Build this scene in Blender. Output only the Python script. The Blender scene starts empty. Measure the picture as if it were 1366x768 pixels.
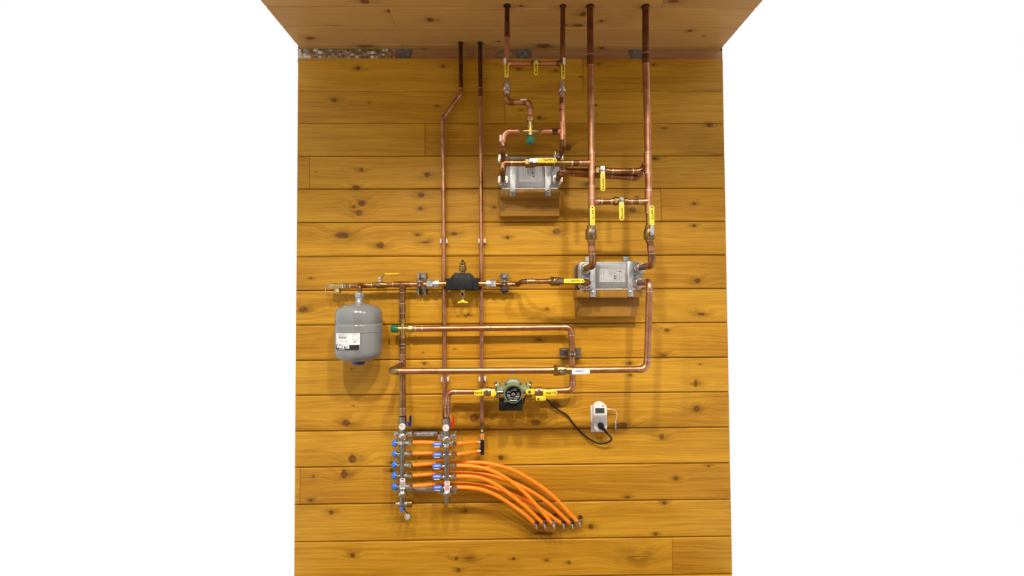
import bpy, math, random
from mathutils import Vector, Matrix
random.seed(7)
sc = bpy.context.scene
col = sc.collection

# ------------------------------------------------------------------ camera
F = 577.0            # focal length in pixels of the 1366 wide frame
D = 2.1              # distance from the lens to the plank wall
ZC = 1.36            # lens height
PITCH, YAW, ROLL = math.radians(1.5), math.radians(-0.797), math.radians(-0.309)
MC = Matrix.Rotation(YAW, 3, 'Y') @ Matrix.Rotation(PITCH, 3, 'X') @ Matrix.Rotation(ROLL, 3, 'Z')
TO_B = Matrix(((1, 0, 0), (0, 0, -1), (0, 1, 0)))
cam_d = bpy.data.cameras.new('camera')
cam = bpy.data.objects.new('camera', cam_d)
col.objects.link(cam)
cam_d.sensor_width = 36.0
cam_d.lens = F / 1366.0 * 36.0
cam_d.clip_start = 0.05
cam.matrix_world = Matrix.Translation((0, -D, ZC)) @ (TO_B @ MC).to_4x4()
sc.camera = cam

# ------------------------------------------------------------------ world, exposure, lamps
world = bpy.data.worlds.new('world')
sc.world = world
world.use_nodes = True
bg = world.node_tree.nodes['Background']
bg.inputs[0].default_value = (1, 1, 1, 1)
bg.inputs[1].default_value = 1.0
sc.view_settings.view_transform = 'Standard'
sc.view_settings.look = 'None'
sc.view_settings.exposure = 0.0
sc.view_settings.gamma = 1.0
sc.view_settings.use_curve_mapping = False

H_CEIL = ZC + 1.245
LAMPS = [(-0.62, -1.50), (0.02, -1.50), (0.66, -1.50)]
for i, (lx, ly) in enumerate(LAMPS):
    ld = bpy.data.lights.new('downlight_beam', 'SPOT')
    ld.energy = 118
    ld.color = (1.0, 0.93, 0.80)
    ld.shadow_soft_size = 0.04
    ld.spot_size = math.radians(114)
    ld.spot_blend = 1.0
    lo = bpy.data.objects.new('downlight_beam', ld)
    lo.location = (lx, ly, H_CEIL - 0.05)
    lo.rotation_euler = (math.radians(19), 0, 0)
    col.objects.link(lo)


# ------------------------------------------------------------------ helpers
def W(px, py, z=0.0):
    """point of the room seen at pixel (px, py), z metres in front of the plank wall"""
    d = MC @ Vector(((px - 683) / F, (384 - py) / F, -1.0))
    d = d / -d.z * (D - z)
    return Vector((d.x, -z, ZC + d.y))


def PX(z):
    return (D - z) / F


def thing(name, label, cat, loc=(0, 0, 0), group=None):
    o = bpy.data.objects.new(name, None)
    o.empty_display_size = 0.05
    o.location = loc
    o['label'] = label
    o['category'] = cat
    if group:
        o['group'] = group
    col.objects.link(o)
    return o


def origin_of(o):
    v = Vector((0, 0, 0))
    while o is not None:
        v += Vector(o.location)
        o = o.parent
    return v


class MB:
    def __init__(s):
        s.v = []
        s.f = []

    def add(s, vs, fs):
        n = len(s.v)
        s.v += [Vector(v) for v in vs]
        s.f += [tuple(i + n for i in f) for f in fs]
        return s

    def tube(s, pts, r, seg=14, caps=True, flat=1.0):
        pts = [Vector(p) for p in pts]
        n = len(pts)
        rs = r if isinstance(r, (list, tuple)) else [r] * n
        tg = []
        for i in range(n):
            t = pts[min(i + 1, n - 1)] - pts[max(i - 1, 0)]
            tg.append(t.normalized() if t.length > 1e-9 else Vector((0, 0, 1)))
        ref = Vector((0, 1, 0)) if abs(tg[0].y) < 0.9 else Vector((1, 0, 0))
        u = tg[0].cross(ref).normalized()
        vs, fs = [], []
        for i in range(n):
            if i:
                u = (u - tg[i] * u.dot(tg[i]))
                u = u.normalized() if u.length > 1e-6 else tg[i].orthogonal().normalized()
            w = tg[i].cross(u)
            for k in range(seg):
                a = 2 * math.pi * k / seg
                vs.append(pts[i] + (u * math.cos(a) + w * math.sin(a) * flat) * rs[i])
        for i in range(n - 1):
            for k in range(seg):
                k2 = (k + 1) % seg
                fs.append((i * seg + k, i * seg + k2, (i + 1) * seg + k2, (i + 1) * seg + k))
        if caps:
            fs.append(tuple(range(seg - 1, -1, -1)))
            fs.append(tuple((n - 1) * seg + k for k in range(seg)))
        return s.add(vs, fs)

    def cyl(s, a, b, r, seg=16, r2=None):
        return s.tube([a, b], [r, r if r2 is None else r2], seg)

    def lathe(s, prof, o, ax, seg=20):
        """prof: list of (distance along axis, radius)"""
        o, ax = Vector(o), Vector(ax).normalized()
        u = ax.orthogonal().normalized()
        if abs(ax.z) > 0.9:
            u = Vector((1, 0, 0))
            u = (u - ax * u.dot(ax)).normalized()
        w = ax.cross(u)
        vs, fs = [], []
        for t, r in prof:
            for k in range(seg):
                a = 2 * math.pi * k / seg
                vs.append(o + ax * t + (u * math.cos(a) + w * math.sin(a)) * max(r, 1e-4))
        for i in range(len(prof) - 1):
            for k in range(seg):
                k2 = (k + 1) % seg
                fs.append((i * seg + k, i * seg + k2, (i + 1) * seg + k2, (i + 1) * seg + k))
        fs.append(tuple(range(seg - 1, -1, -1)))
        fs.append(tuple((len(prof) - 1) * seg + k for k in range(seg)))
        return s.add(vs, fs)

    def prism(s, out, o, U, V, N, depth, bev=0.0):
        """outline (a,b) in U,V, extruded depth along N, front edge bevelled"""
        o, U, V, N = Vector(o), Vector(U), Vector(V), Vector(N)
        n = len(out)
        ca = (max(p[0] for p in out) + min(p[0] for p in out)) / 2
        cb = (max(p[1] for p in out) + min(p[1] for p in out)) / 2
        ha = max(1e-6, (max(p[0] for p in out) - min(p[0] for p in out)) / 2)
        hb = max(1e-6, (max(p[1] for p in out) - min(p[1] for p in out)) / 2)
        rings = [(0, 0)]
        if bev > 0:
            rings += [(depth - bev, 0), (depth - bev * 0.3, bev * 0.3), (depth, bev)]
        else:
            rings += [(depth, 0)]
        vs, fs = [], []
        for h, ins in rings:
            for a, b in out:
                vs.append(o + U * (ca + (a - ca) * (1 - ins / ha)) + V * (cb + (b - cb) * (1 - ins / hb)) + N * h)
        for i in range(len(rings) - 1):
            for k in range(n):
                k2 = (k + 1) % n
                fs.append((i * n + k, i * n + k2, (i + 1) * n + k2, (i + 1) * n + k))
        fs.append(tuple(range(n - 1, -1, -1)))
        fs.append(tuple((len(rings) - 1) * n + k for k in range(n)))
        return s.add(vs, fs)

    def box(s, lo, hi):
        x0, y0, z0 = lo
        x1, y1, z1 = hi
        return s.add([(x0, y0, z0), (x1, y0, z0), (x1, y1, z0), (x0, y1, z0),
                      (x0, y0, z1), (x1, y0, z1), (x1, y1, z1), (x0, y1, z1)],
                     [(0, 3, 2, 1), (4, 5, 6, 7), (0, 1, 5, 4), (1, 2, 6, 5), (2, 3, 7, 6), (3, 0, 4, 7)])

    def build(s, name, mat, parent=None, angle=38):
        o0 = origin_of(parent)
        me = bpy.data.meshes.new(name)
        me.from_pydata([tuple(v - o0) for v in s.v], [], s.f)
        me.validate()
        import bmesh
        bm = bmesh.new()
        bm.from_mesh(me)
        bmesh.ops.recalc_face_normals(bm, faces=bm.faces)
        bm.to_mesh(me)
        bm.free()
        me.polygons.foreach_set('use_smooth', [True] * len(me.polygons))
        me.set_sharp_from_angle(angle=math.radians(angle))
        me.materials.append(mat)
        o = bpy.data.objects.new(name, me)
        col.objects.link(o)
        if parent is not None:
            o.parent = parent
        return o


def rrect(w, h, r, n=5, cx=0, cy=0):
    r = min(r, w / 2 - 1e-5, h / 2 - 1e-5)
    out = []
    for qx, qy, a0 in ((1, 1, 0), (-1, 1, 90), (-1, -1, 180), (1, -1, 270)):
        for k in range(n + 1):
            a = math.radians(a0 + 90 * k / n)
            out.append((cx + qx * (w / 2 - r) + r * math.cos(a), cy + qy * (h / 2 - r) + r * math.sin(a)))
    return out


X, Y, Z = Vector((1, 0, 0)), Vector((0, 1, 0)), Vector((0, 0, 1))
OUT = Vector((0, -1, 0))


# ------------------------------------------------------------------ materials
def new_mat(name):
    m = bpy.data.materials.new(name)
    m.use_nodes = True
    nt = m.node_tree
    b = nt.nodes['Principled BSDF']
    return m, nt, b


def simple(name, c, rough=0.5, metal=0.0, var=0.12, scale=30.0, bump=0.0, coat=0.0, spec=0.5, rvar=0.1):
    """procedural: base colour broken up by noise, noisy roughness"""
    m, nt, b = new_mat(name)
    L = nt.links
    tc = nt.nodes.new('ShaderNodeNewGeometry')
    no = nt.nodes.new('ShaderNodeTexNoise')
    no.inputs['Scale'].default_value = scale
    no.inputs['Detail'].default_value = 4
    L.new(tc.outputs['Position'], no.inputs['Vector'])
    mx = nt.nodes.new('ShaderNodeMix')
    mx.data_type = 'RGBA'
    mx.inputs[6].default_value = tuple(x * (1 - var) for x in c) + (1,)
    mx.inputs[7].default_value = tuple(min(1, x * (1 + var)) for x in c) + (1,)
    mr = nt.nodes.new('ShaderNodeMapRange')
    mr.inputs[1].default_value = 0.3
    mr.inputs[2].default_value = 0.7
    L.new(no.outputs['Fac'], mr.inputs[0])
    L.new(mr.outputs[0], mx.inputs[0])
    L.new(mx.outputs[2], b.inputs['Base Color'])
    rr = nt.nodes.new('ShaderNodeMapRange')
    rr.inputs[1].default_value = 0.3
    rr.inputs[2].default_value = 0.7
    rr.inputs[3].default_value = max(0.02, rough - rvar)
    rr.inputs[4].default_value = min(1, rough + rvar)
    L.new(no.outputs['Fac'], rr.inputs[0])
    L.new(rr.outputs[0], b.inputs['Roughness'])
    b.inputs['Metallic'].default_value = metal
    b.inputs['Coat Weight'].default_value = coat
    b.inputs['Specular IOR Level'].default_value = spec
    if bump > 0:
        bp = nt.nodes.new('ShaderNodeBump')
        bp.inputs['Strength'].default_value = bump
        bp.inputs['Distance'].default_value = 0.002
        L.new(no.outputs['Fac'], bp.inputs['Height'])
        L.new(bp.outputs[0], b.inputs['Normal'])
    return m


def copper_mat(name, c1, c2, c3, rough):
    """copper with tarnish blotches along the tube"""
    m, nt, b = new_mat(name)
    L = nt.links
    g = nt.nodes.new('ShaderNodeNewGeometry')
    n1 = nt.nodes.new('ShaderNodeTexNoise')
    n1.inputs['Scale'].default_value = 22
    n1.inputs['Detail'].default_value = 5
    n2 = nt.nodes.new('ShaderNodeTexNoise')
    n2.inputs['Scale'].default_value = 120
    n2.inputs['Detail'].default_value = 3
    for n in (n1, n2):
        L.new(g.outputs['Position'], n.inputs['Vector'])
    cr = nt.nodes.new('ShaderNodeValToRGB')
    e = cr.color_ramp.elements
    e[0].position, e[0].color = 0.3, c3 + (1,)
    e[1].position, e[1].color = 0.72, c1 + (1,)
    k = e.new(0.5)
    k.color = c2 + (1,)
    ad = nt.nodes.new('ShaderNodeMath')
    ad.operation = 'MULTIPLY_ADD'
    ad.inputs[1].default_value = 0.25
    L.new(n2.outputs['Fac'], ad.inputs[0])
    sb = nt.nodes.new('ShaderNodeMath')
    sb.operation = 'SUBTRACT'
    sb.inputs[1].default_value = 0.125
    L.new(n1.outputs['Fac'], sb.inputs[0])
    L.new(sb.outputs[0], ad.inputs[2])
    L.new(ad.outputs[0], cr.inputs[0])
    L.new(cr.outputs[0], b.inputs['Base Color'])
    rr = nt.nodes.new('ShaderNodeMapRange')
    rr.inputs[3].default_value = rough + 0.14
    rr.inputs[4].default_value = rough - 0.1
    L.new(n1.outputs['Fac'], rr.inputs[0])
    L.new(rr.outputs[0], b.inputs['Roughness'])
    b.inputs['Metallic'].default_value = 1.0
    return m


M = {}
M['copper'] = copper_mat('bright_copper', (0.54, 0.27, 0.15), (0.43, 0.205, 0.11), (0.29, 0.13, 0.064), 0.38)
M['copper_pink'] = copper_mat('clean_copper', (0.66, 0.32, 0.185), (0.57, 0.26, 0.145), (0.44, 0.19, 0.10), 0.42)
M['copper_fit'] = copper_mat('fitting_copper', (0.40, 0.205, 0.09), (0.27, 0.13, 0.052), (0.15, 0.068, 0.026), 0.36)
M['copper_dark'] = copper_mat('aged_copper', (0.26, 0.115, 0.055), (0.18, 0.078, 0.038), (0.12, 0.05, 0.025), 0.46)
M['copper_black'] = copper_mat('oxidised_copper', (0.14, 0.070, 0.038), (0.10, 0.05, 0.028), (0.065, 0.032, 0.018), 0.48)
M['brass'] = copper_mat('brass', (0.58, 0.42, 0.17), (0.46, 0.32, 0.12), (0.30, 0.20, 0.07), 0.33)
M['brass_dark'] = copper_mat('dull_brass', (0.36, 0.24, 0.09), (0.26, 0.17, 0.065), (0.15, 0.095, 0.035), 0.36)
M['solder'] = simple('solder_silver', (0.58, 0.52, 0.45), 0.36, 1.0)
M['nickel'] = simple('nickel_steel', (0.60, 0.58, 0.55), 0.24, 1.0, 0.2, 60)
M['steel_dull'] = simple('dull_steel', (0.27, 0.245, 0.205), 0.42, 1.0, 0.15, 40)
M['zinc'] = simple('galvanised_steel', (0.42, 0.43, 0.44), 0.46, 0.8, 0.2, 70)
M['plate_steel'] = simple('brushed_plate_steel', (0.27, 0.27, 0.268), 0.52, 0.7, 0.12, 40)
M['yellow'] = simple('yellow_vinyl', (0.78, 0.60, 0.015), 0.45, 0, 0.06)
M['white'] = simple('white_plastic', (0.66, 0.63, 0.62), 0.38, 0, 0.03)
M['paper'] = simple('white_paper_label', (0.68, 0.66, 0.66), 0.55, 0, 0.04)
M['hx_paper'] = simple('silver_paper_label', (0.40, 0.40, 0.40), 0.5, 0, 0.06, 80)
M['ink'] = simple('black_ink', (0.012, 0.012, 0.013), 0.5, 0, 0.05)
M['faint_ink'] = simple('grey_ink', (0.16, 0.16, 0.17), 0.6, 0, 0.05)
M['blue_ink'] = simple('blue_ink', (0.03, 0.14, 0.5), 0.5, 0, 0.05)
M['red_ink'] = simple('red_ink', (0.55, 0.04, 0.04), 0.5, 0, 0.05)
M['white_ink'] = simple('white_ink', (0.75, 0.75, 0.75), 0.5, 0, 0.03)
M['black'] = simple('black_plastic', (0.008, 0.008, 0.009), 0.5, 0, 0.2, spec=0.2)
M['foam'] = simple('black_insulation_shell', (0.010, 0.010, 0.011), 0.55, 0, 0.25, 60, 0.2, spec=0.25)
M['rubber'] = simple('black_rubber_cable', (0.008, 0.008, 0.009), 0.5, 0, 0.1, spec=0.2)
M['blue'] = simple('blue_plastic', (0.03, 0.15, 0.62), 0.35, 0, 0.08)
M['blue_dark'] = simple('navy_plastic', (0.012, 0.022, 0.16), 0.35, 0, 0.1)
M['red'] = simple('red_plastic', (0.50, 0.014, 0.010), 0.35, 0, 0.08)
M['green'] = simple('green_plastic_cap', (0.0, 0.13, 0.055), 0.42, 0, 0.15)
M['pump_green'] = simple('pump_green_paint', (0.17, 0.23, 0.145), 0.42, 0, 0.12, 40, 0.1)
M['tank'] = simple('grey_tank_enamel', (0.175, 0.182, 0.184), 0.17, 0, 0.03, 10, 0, 0.3)
M['orange'] = simple('orange_hose_plastic', (0.88, 0.22, 0.004), 0.38, 0, 0.06, 20)
M['lcd'] = simple('liquid_crystal_glass', (0.045, 0.055, 0.045), 0.2, 0, 0.1)
M['hole'] = simple('dark_hole_rim', (0.030, 0.016, 0.008), 0.8, 0, 0.2)
M['gap'] = simple('dark_gap_backing', (0.035, 0.018, 0.006), 0.9, 0, 0.2)
M['foil'] = simple('crumpled_foil', (0.44, 0.37, 0.28), 0.42, 1.0, 0.3, 90)
M['tape'] = simple('grey_membrane', (0.16, 0.155, 0.14), 0.4, 0.3, 0.3, 60)
M['braze'] = simple('brazed_copper_plates', (0.22, 0.11, 0.05), 0.4, 0.9, 0.25, 60)
M['sealant'] = simple('white_sealant', (0.70, 0.68, 0.62), 0.5, 0, 0.1, 120)
M['concrete'] = simple('floor_boards_grey', (0.20, 0.14, 0.08), 0.6, 0, 0.2, 6)
M['lens'] = None


def wood(name, light, dark, knots=(), seed=0.0, flat='wall', ring=1.0, stain=0.35, rough=0.38, streak=1.0):
    """plank wood: grain lines that flow around knots at given places (u, v, ru, rv)"""
    m, nt, b = new_mat(name)
    N, L = nt.nodes, nt.links

    def math_(op, a, b_=None, c=None):
        n = N.new('ShaderNodeMath')
        n.operation = op
        for i, x in enumerate((a, b_, c)):
            if x is None:
                continue
            if isinstance(x, (int, float)):
                n.inputs[i].default_value = x
            else:
                L.new(x, n.inputs[i])
        return n.outputs[0]

    def rng(x, a, b_, c, d, smooth=True):
        n = N.new('ShaderNodeMapRange')
        n.interpolation_type = 'SMOOTHSTEP' if smooth else 'LINEAR'
        L.new(x, n.inputs[0])
        for i, q in enumerate((a, b_, c, d)):
            n.inputs[i + 1].default_value = q
        return n.outputs[0]

    g = N.new('ShaderNodeNewGeometry')
    sp = N.new('ShaderNodeSeparateXYZ')
    L.new(g.outputs['Position'], sp.inputs[0])
    u = sp.outputs['X']
    v = sp.outputs['Z'] if flat == 'wall' else sp.outputs['Y']
    uv = N.new('ShaderNodeCombineXYZ')
    L.new(u, uv.inputs[0])
    L.new(v, uv.inputs[1])
    uv.inputs[2].default_value = seed

    def noise(su, sv, detail=3, sc_=1.0, w=0.0, rough_=0.5):
        mp = N.new('ShaderNodeVectorMath')
        mp.operation = 'MULTIPLY'
        L.new(uv.outputs[0], mp.inputs[0])
        mp.inputs[1].default_value = (su, sv, 7.3)
        ad = N.new('ShaderNodeVectorMath')
        ad.operation = 'ADD'
        L.new(mp.outputs[0], ad.inputs[0])
        ad.inputs[1].default_value = (w, w * 1.7, 0)
        n = N.new('ShaderNodeTexNoise')
        n.inputs['Scale'].default_value = sc_
        n.inputs['Detail'].default_value = detail
        n.inputs['Roughness'].default_value = rough_
        L.new(ad.outputs[0], n.inputs['Vector'])
        return n.outputs['Fac']

    flow = noise(1.6, 7.0, 2, 1.0, 3.1)
    grain = math_('MULTIPLY_ADD', flow, 0.075, v)
    core = None
    halo = None
    for kx, kz, rx, rz in knots:
        s1 = N.new('ShaderNodeVectorMath')
        s1.operation = 'SUBTRACT'
        L.new(uv.outputs[0], s1.inputs[0])
        s1.inputs[1].default_value = (kx, kz, seed)
        s2 = N.new('ShaderNodeVectorMath')
        s2.operation = 'MULTIPLY'
        L.new(s1.outputs[0], s2.inputs[0])
        s2.inputs[1].default_value = (1 / rx, 1 / rz, 0)
        s3 = N.new('ShaderNodeVectorMath')
        s3.operation = 'LENGTH'
        L.new(s2.outputs[0], s3.inputs[0])
        d = s3.outputs['Value']
        s4 = N.new('ShaderNodeVectorMath')
        s4.operation = 'MULTIPLY'
        L.new(s1.outputs[0], s4.inputs[0])
        rr_ = (rx + rz) / 2
        s4.inputs[1].default_value = (1 / (rr_ * 7.5), 1 / (rr_ * 3.4), 0)
        s5 = N.new('ShaderNodeVectorMath')
        s5.operation = 'LENGTH'
        L.new(s4.outputs[0], s5.inputs[0])
        h = rng(s5.outputs['Value'], 0.0, 1.0, 1.0, 0.0)
        grain = math_('MULTIPLY_ADD', h, rr_ * 2.2, grain)
        c = rng(d, 0.72, 1.25, 1.0, 0.0)
        core = c if core is None else math_('MAXIMUM', core, c)
        h2 = math_('MULTIPLY', h, h)
        halo = h2 if halo is None else math_('MAXIMUM', halo, h2)

    gv = N.new('ShaderNodeCombineXYZ')
    L.new(math_('MULTIPLY', u, 1.1), gv.inputs[0])
    L.new(math_('MULTIPLY', grain, 88.0 * ring), gv.inputs[1])
    gv.inputs[2].default_value = seed * 3.7
    gn = N.new('ShaderNodeTexNoise')
    gn.inputs['Scale'].default_value = 1.0
    gn.inputs['Detail'].default_value = 4
    gn.inputs['Roughness'].default_value = 0.62
    L.new(gv.outputs[0], gn.inputs['Vector'])
    band = rng(gn.outputs['Fac'], 0.33, 0.68, 0.0, 1.0)
    fine = noise(7.0, 300.0, 4, 1.0, 1.0, 0.65)
    blotch = noise(2.6, 9.0, 3, 1.0, 8.0)
    mx = N.new('ShaderNodeMix')
    mx.data_type = 'RGBA'
    mx.inputs[6].default_value = light + (1,)
    mx.inputs[7].default_value = dark + (1,)
    fac = math_('MULTIPLY', band, 0.42 * streak)
    fac = math_('MULTIPLY_ADD', rng(fine, 0.38, 0.66, 0, 1), 0.32 * streak, fac)
    fac = math_('MULTIPLY_ADD', rng(blotch, 0.35, 0.7, 0, 1), stain, fac)
    fac = math_('MINIMUM', fac, 1.0)
    L.new(fac, mx.inputs[0])
    out = mx.outputs[2]
    if core is not None:
        m2 = N.new('ShaderNodeMix')
        m2.data_type = 'RGBA'
        hb = math_('MULTIPLY', halo, rng(noise(14, 40, 2, 1, 5), 0.35, 0.6, 0.15, 0.8))
        L.new(hb, m2.inputs[0])
        L.new(out, m2.inputs[6])
        m2.inputs[7].default_value = (dark[0] * 0.55, dark[1] * 0.60, dark[2] * 0.6, 1)
        m3 = N.new('ShaderNodeMix')
        m3.data_type = 'RGBA'
        L.new(math_('MULTIPLY', core, rng(noise(90, 90, 2, 1, 2), 0.25, 0.7, 1.0, 0.62)), m3.inputs[0])
        L.new(m2.outputs[2], m3.inputs[6])
        m3.inputs[7].default_value = (0.115, 0.036, 0.008, 1)
        out = m3.outputs[2]
    L.new(out, b.inputs['Base Color'])
    b.inputs['Roughness'].default_value = rough
    b.inputs['Specular IOR Level'].default_value = 0.16
    bp = N.new('ShaderNodeBump')
    bp.inputs['Strength'].default_value = 0.25
    bp.inputs['Distance'].default_value = 0.0015
    L.new(math_('ADD', band, fine), bp.inputs['Height'])
    L.new(bp.outputs[0], b.inputs['Normal'])
    return m


# ------------------------------------------------------------------ text
def text(body, size, at, U, V, mat, parent, name='lettering', align='CENTER', lift=0.0006, bend=None, bold=0.0):
    """flat printed letters as a mesh; at = centre of the line; U reading direction, V up"""
    cu = bpy.data.curves.new(name, 'FONT')
    cu.body = body
    cu.size = size
    cu.align_x = align
    cu.align_y = 'CENTER'
    cu.offset = bold
    cu.resolution_u = 2
    ob = bpy.data.objects.new(name, cu)
    col.objects.link(ob)
    dg = bpy.context.evaluated_depsgraph_get()
    me = bpy.data.meshes.new_from_object(ob.evaluated_get(dg))
    bpy.data.objects.remove(ob)
    bpy.data.curves.remove(cu)
    U, V, at = Vector(U).normalized(), Vector(V).normalized(), Vector(at)
    Nn = U.cross(V)
    o0 = origin_of(parent)
    for vt in me.vertices:
        a, b_ = vt.co.x, vt.co.y
        p = bend(a, b_) if bend else at + U * a + V * b_ + Nn * lift
        vt.co = p - o0
    me.name = name
    me.materials.clear()
    me.materials.append(mat)
    o = bpy.data.objects.new(name, me)
    col.objects.link(o)
    o.parent = parent
    return o


# ------------------------------------------------------------------ the setting
XL, XR = -1.0125, 1.0815
JOINT = [1.187, 1.0217, 0.8631, 0.7025, 0.5409, 0.3774, 0.2119, 0.0474, -0.1191, -0.2881, -0.4558, -0.6264, -0.7978, -0.9728, -1.1488, -1.327, -1.36]
JOINT = [ZC + j for j in JOINT]
KN = [  # pixel x, y, radius x, radius y
    (477.7, 91, 3, 2.6), (591, 88.6, 2, 2), (691.5, 92, 3.5, 1.6), (741, 94, 2.4, 2), (774.5, 102, 1.8, 1.4), (799, 85, 1.8, 1.6), (871.7, 86, 2, 2),
    (445.5, 133.5, 4, 2.8), (492.7, 137, 1.3, 1.2), (583, 141.8, 1.4, 1.4), (694.5, 146.5, 1.4, 1.2), (719.5, 157, 3.6, 2.6), (795, 140, 1.4, 1.4), (796, 153, 1, 1),
    (947, 166.8, 5, 3), (757.6, 197, 4.6, 4.2), (886, 171, 5, 1.5),
    (482, 226.5, 2.6, 2.6), (570, 233, 3.8, 3.8), (475, 249.4, 5, 2.6), (874, 211, 4.5, 2.4), (422, 229, 1, 0.8), (783, 246, 3, 3),
    (483, 271, 5, 4), (479, 284, 5, 4), (472, 276, 2.4, 2), (562, 260, 4, 3.5), (561, 278, 2.8, 2.2), (659.5, 276.6, 1.8, 1.6), (926, 271, 2.6, 2.4), (849.5, 262.5, 1.8, 1.4), (844, 280, 4.5, 4),
    (456, 314, 9, 4.5), (507.5, 327, 5, 4.4), (557, 313, 2.8, 1.6), (568, 323, 8, 1.1), (606, 312, 4, 2.6), (677, 316.7, 2.6, 2.4), (743, 308.5, 6, 3.6), (926, 301, 2.8, 1.8),
    (414.5, 371, 2, 1.4), (930.5, 374.5, 3.8, 3.6),
    (404.5, 412.5, 6, 4), (624.5, 419.4, 2, 2), (729.5, 411.8, 3, 2), (935, 419, 5, 2),
    (564, 470.2, 2.4, 0.9), (720, 453, 3.4, 2), (889.5, 440, 3.4, 2.8), (606.7, 465.5, 0.9, 0.8), (885, 474, 5, 1.5),
    (566, 484.7, 2.3, 2.3), (840, 484, 2.6, 2), (841, 500, 1.8, 1.4), (934, 485.7, 1.4, 1.2), (928, 511, 2.4, 5.5), (469, 492, 1.3, 1.2),
    (461.5, 564, 5.4, 4.6), (471.5, 541, 1.2, 1.2), (633, 557.5, 6.5, 5.5), (714.5, 563.5, 6.5, 3.6), (740, 540, 7, 5), (929, 545, 4.4, 4.2), (830, 567, 7, 4),
    (470, 611.7, 5.4, 5.4), (668, 610.4, 3.6, 3.4), (882.5, 582.5, 3.6, 3.6), (559, 611, 1, 1), (522, 617, 2, 1.6),
    (418, 635, 1.6, 1.6), (459, 632, 4, 6), (414.5, 667, 3, 2), (901.5, 638, 2.8, 2.6), (945, 621.5, 2, 2), (837, 663, 3, 2), (522, 627, 2.6, 2.6),
    (441.5, 683.5, 3.2, 3.2), (621, 681, 2.2, 2.2), (788, 702.5, 3, 3.4), (886, 670.5, 2.6, 2.2), (874.5, 712, 2.6, 2.2), (725, 711, 14, 2),
    (470.5, 740.5, 3.2, 3), (609, 744.5, 2.4, 2.2), (624, 744, 9, 0.8), (685, 745, 2.1, 2), (729, 747, 2.3, 1.4), (759, 750, 2, 2), (611.5, 760, 2.2, 2.8), (850, 742, 16, 0.7)]
KNW = []
for a, b_, c, d in KN:
    p = W(a, b_, 0)
    KNW.append((p.x, p.z, c * PX(0), d * PX(0)))
SPLIT = {0: [777.5], 1: [673.6], 2: [567], 3: [412.6], 4: [882], 12: [400], 14: [897.5]}
TONES = [((0.570, 0.290, 0.024), (0.300, 0.125, 0.006)), ((0.585, 0.305, 0.026), (0.320, 0.138, 0.007)),
         ((0.550, 0.272, 0.021), (0.285, 0.114, 0.005)), ((0.590, 0.310, 0.025), (0.335, 0.144, 0.008))]

wb = MB().box((XL - 0.017, 0.038, 0.0), (XR + 0.017, 0.10, H_CEIL + 0.14)).build('wall_back', M['gap'])
wb['kind'] = 'structure'
NWOOD = 0


def plank(parent, x0, x1, v0, v1, mat, flat='wall', th=0.034, ch=0.0035, name='plank', g=0.0006):
    mb = MB()
    v0, v1 = v0 + g, v1 - g
    prof = [(v0, 0.004), (v0 + ch, 0.0), (v1 - ch * 0.8, 0.0), (v1, 0.003), (v1, th), (v0, th)]
    e = 0.0012
    vs = []
    for xx, ins in ((x0, 1), (x0 + e, 0), (x1 - e, 0), (x1, 1)):
        for a, n in prof:
            n2 = n + (e if ins and n < 0.01 else 0)
            vs.append((xx, n2, a) if flat == 'wall' else (xx, a, H_CEIL + n2))
    k = len(prof)
    fs = []
    for i in range(3):
        for j in range(k):
            j2 = (j + 1) % k
            fs.append((i * k + j, i * k + j2, (i + 1) * k + j2, (i + 1) * k + j))
    fs.append(tuple(range(k)))
    fs.append(tuple(3 * k + j for j in range(k)))
    return mb.add(vs, fs).build(name, mat, parent, angle=20)


for i in range(len(JOINT) - 1):
    v1, v0 = JOINT[i], JOINT[i + 1]
    zmid = (v0 + v1) / 2
    pym = 384 - (zmid - ZC) / PX(0) * 1.0
    cuts = [XL]
    for px in SPLIT.get(i, []):
        yy = {0: 100, 1: 145, 2: 187, 3: 230, 4: 274, 12: 645, 14: 742}[i]
        cuts.append(W(px, yy, 0).x)
    cuts.append(XR)
    for a, b_ in zip(cuts[:-1], cuts[1:]):
        kn = [k for k in KNW if a - 0.03 < k[0] < b_ + 0.03 and v0 - 0.012 < k[1] < v1 + 0.012]
        lt, dk = TONES[(i * 7 + len(cuts) * 3 + (a > XL)) % 4]
        f = random.uniform(0.94, 1.05)
        mt = wood('amber_pine_%d' % NWOOD, tuple(c * f for c in lt), tuple(c * f for c in dk), kn, seed=NWOOD * 1.37 + 0.5,
                  ring=random.uniform(0.75, 1.15), stain=random.uniform(0.2, 0.42))
        plank(wb, a + 0.0007, b_ - 0.0007, v0, v1, mt, ch=0.0035 if i < 3 else 0.0055, g=0.0005 if i < 3 else 0.0019)
        NWOOD += 1

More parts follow.
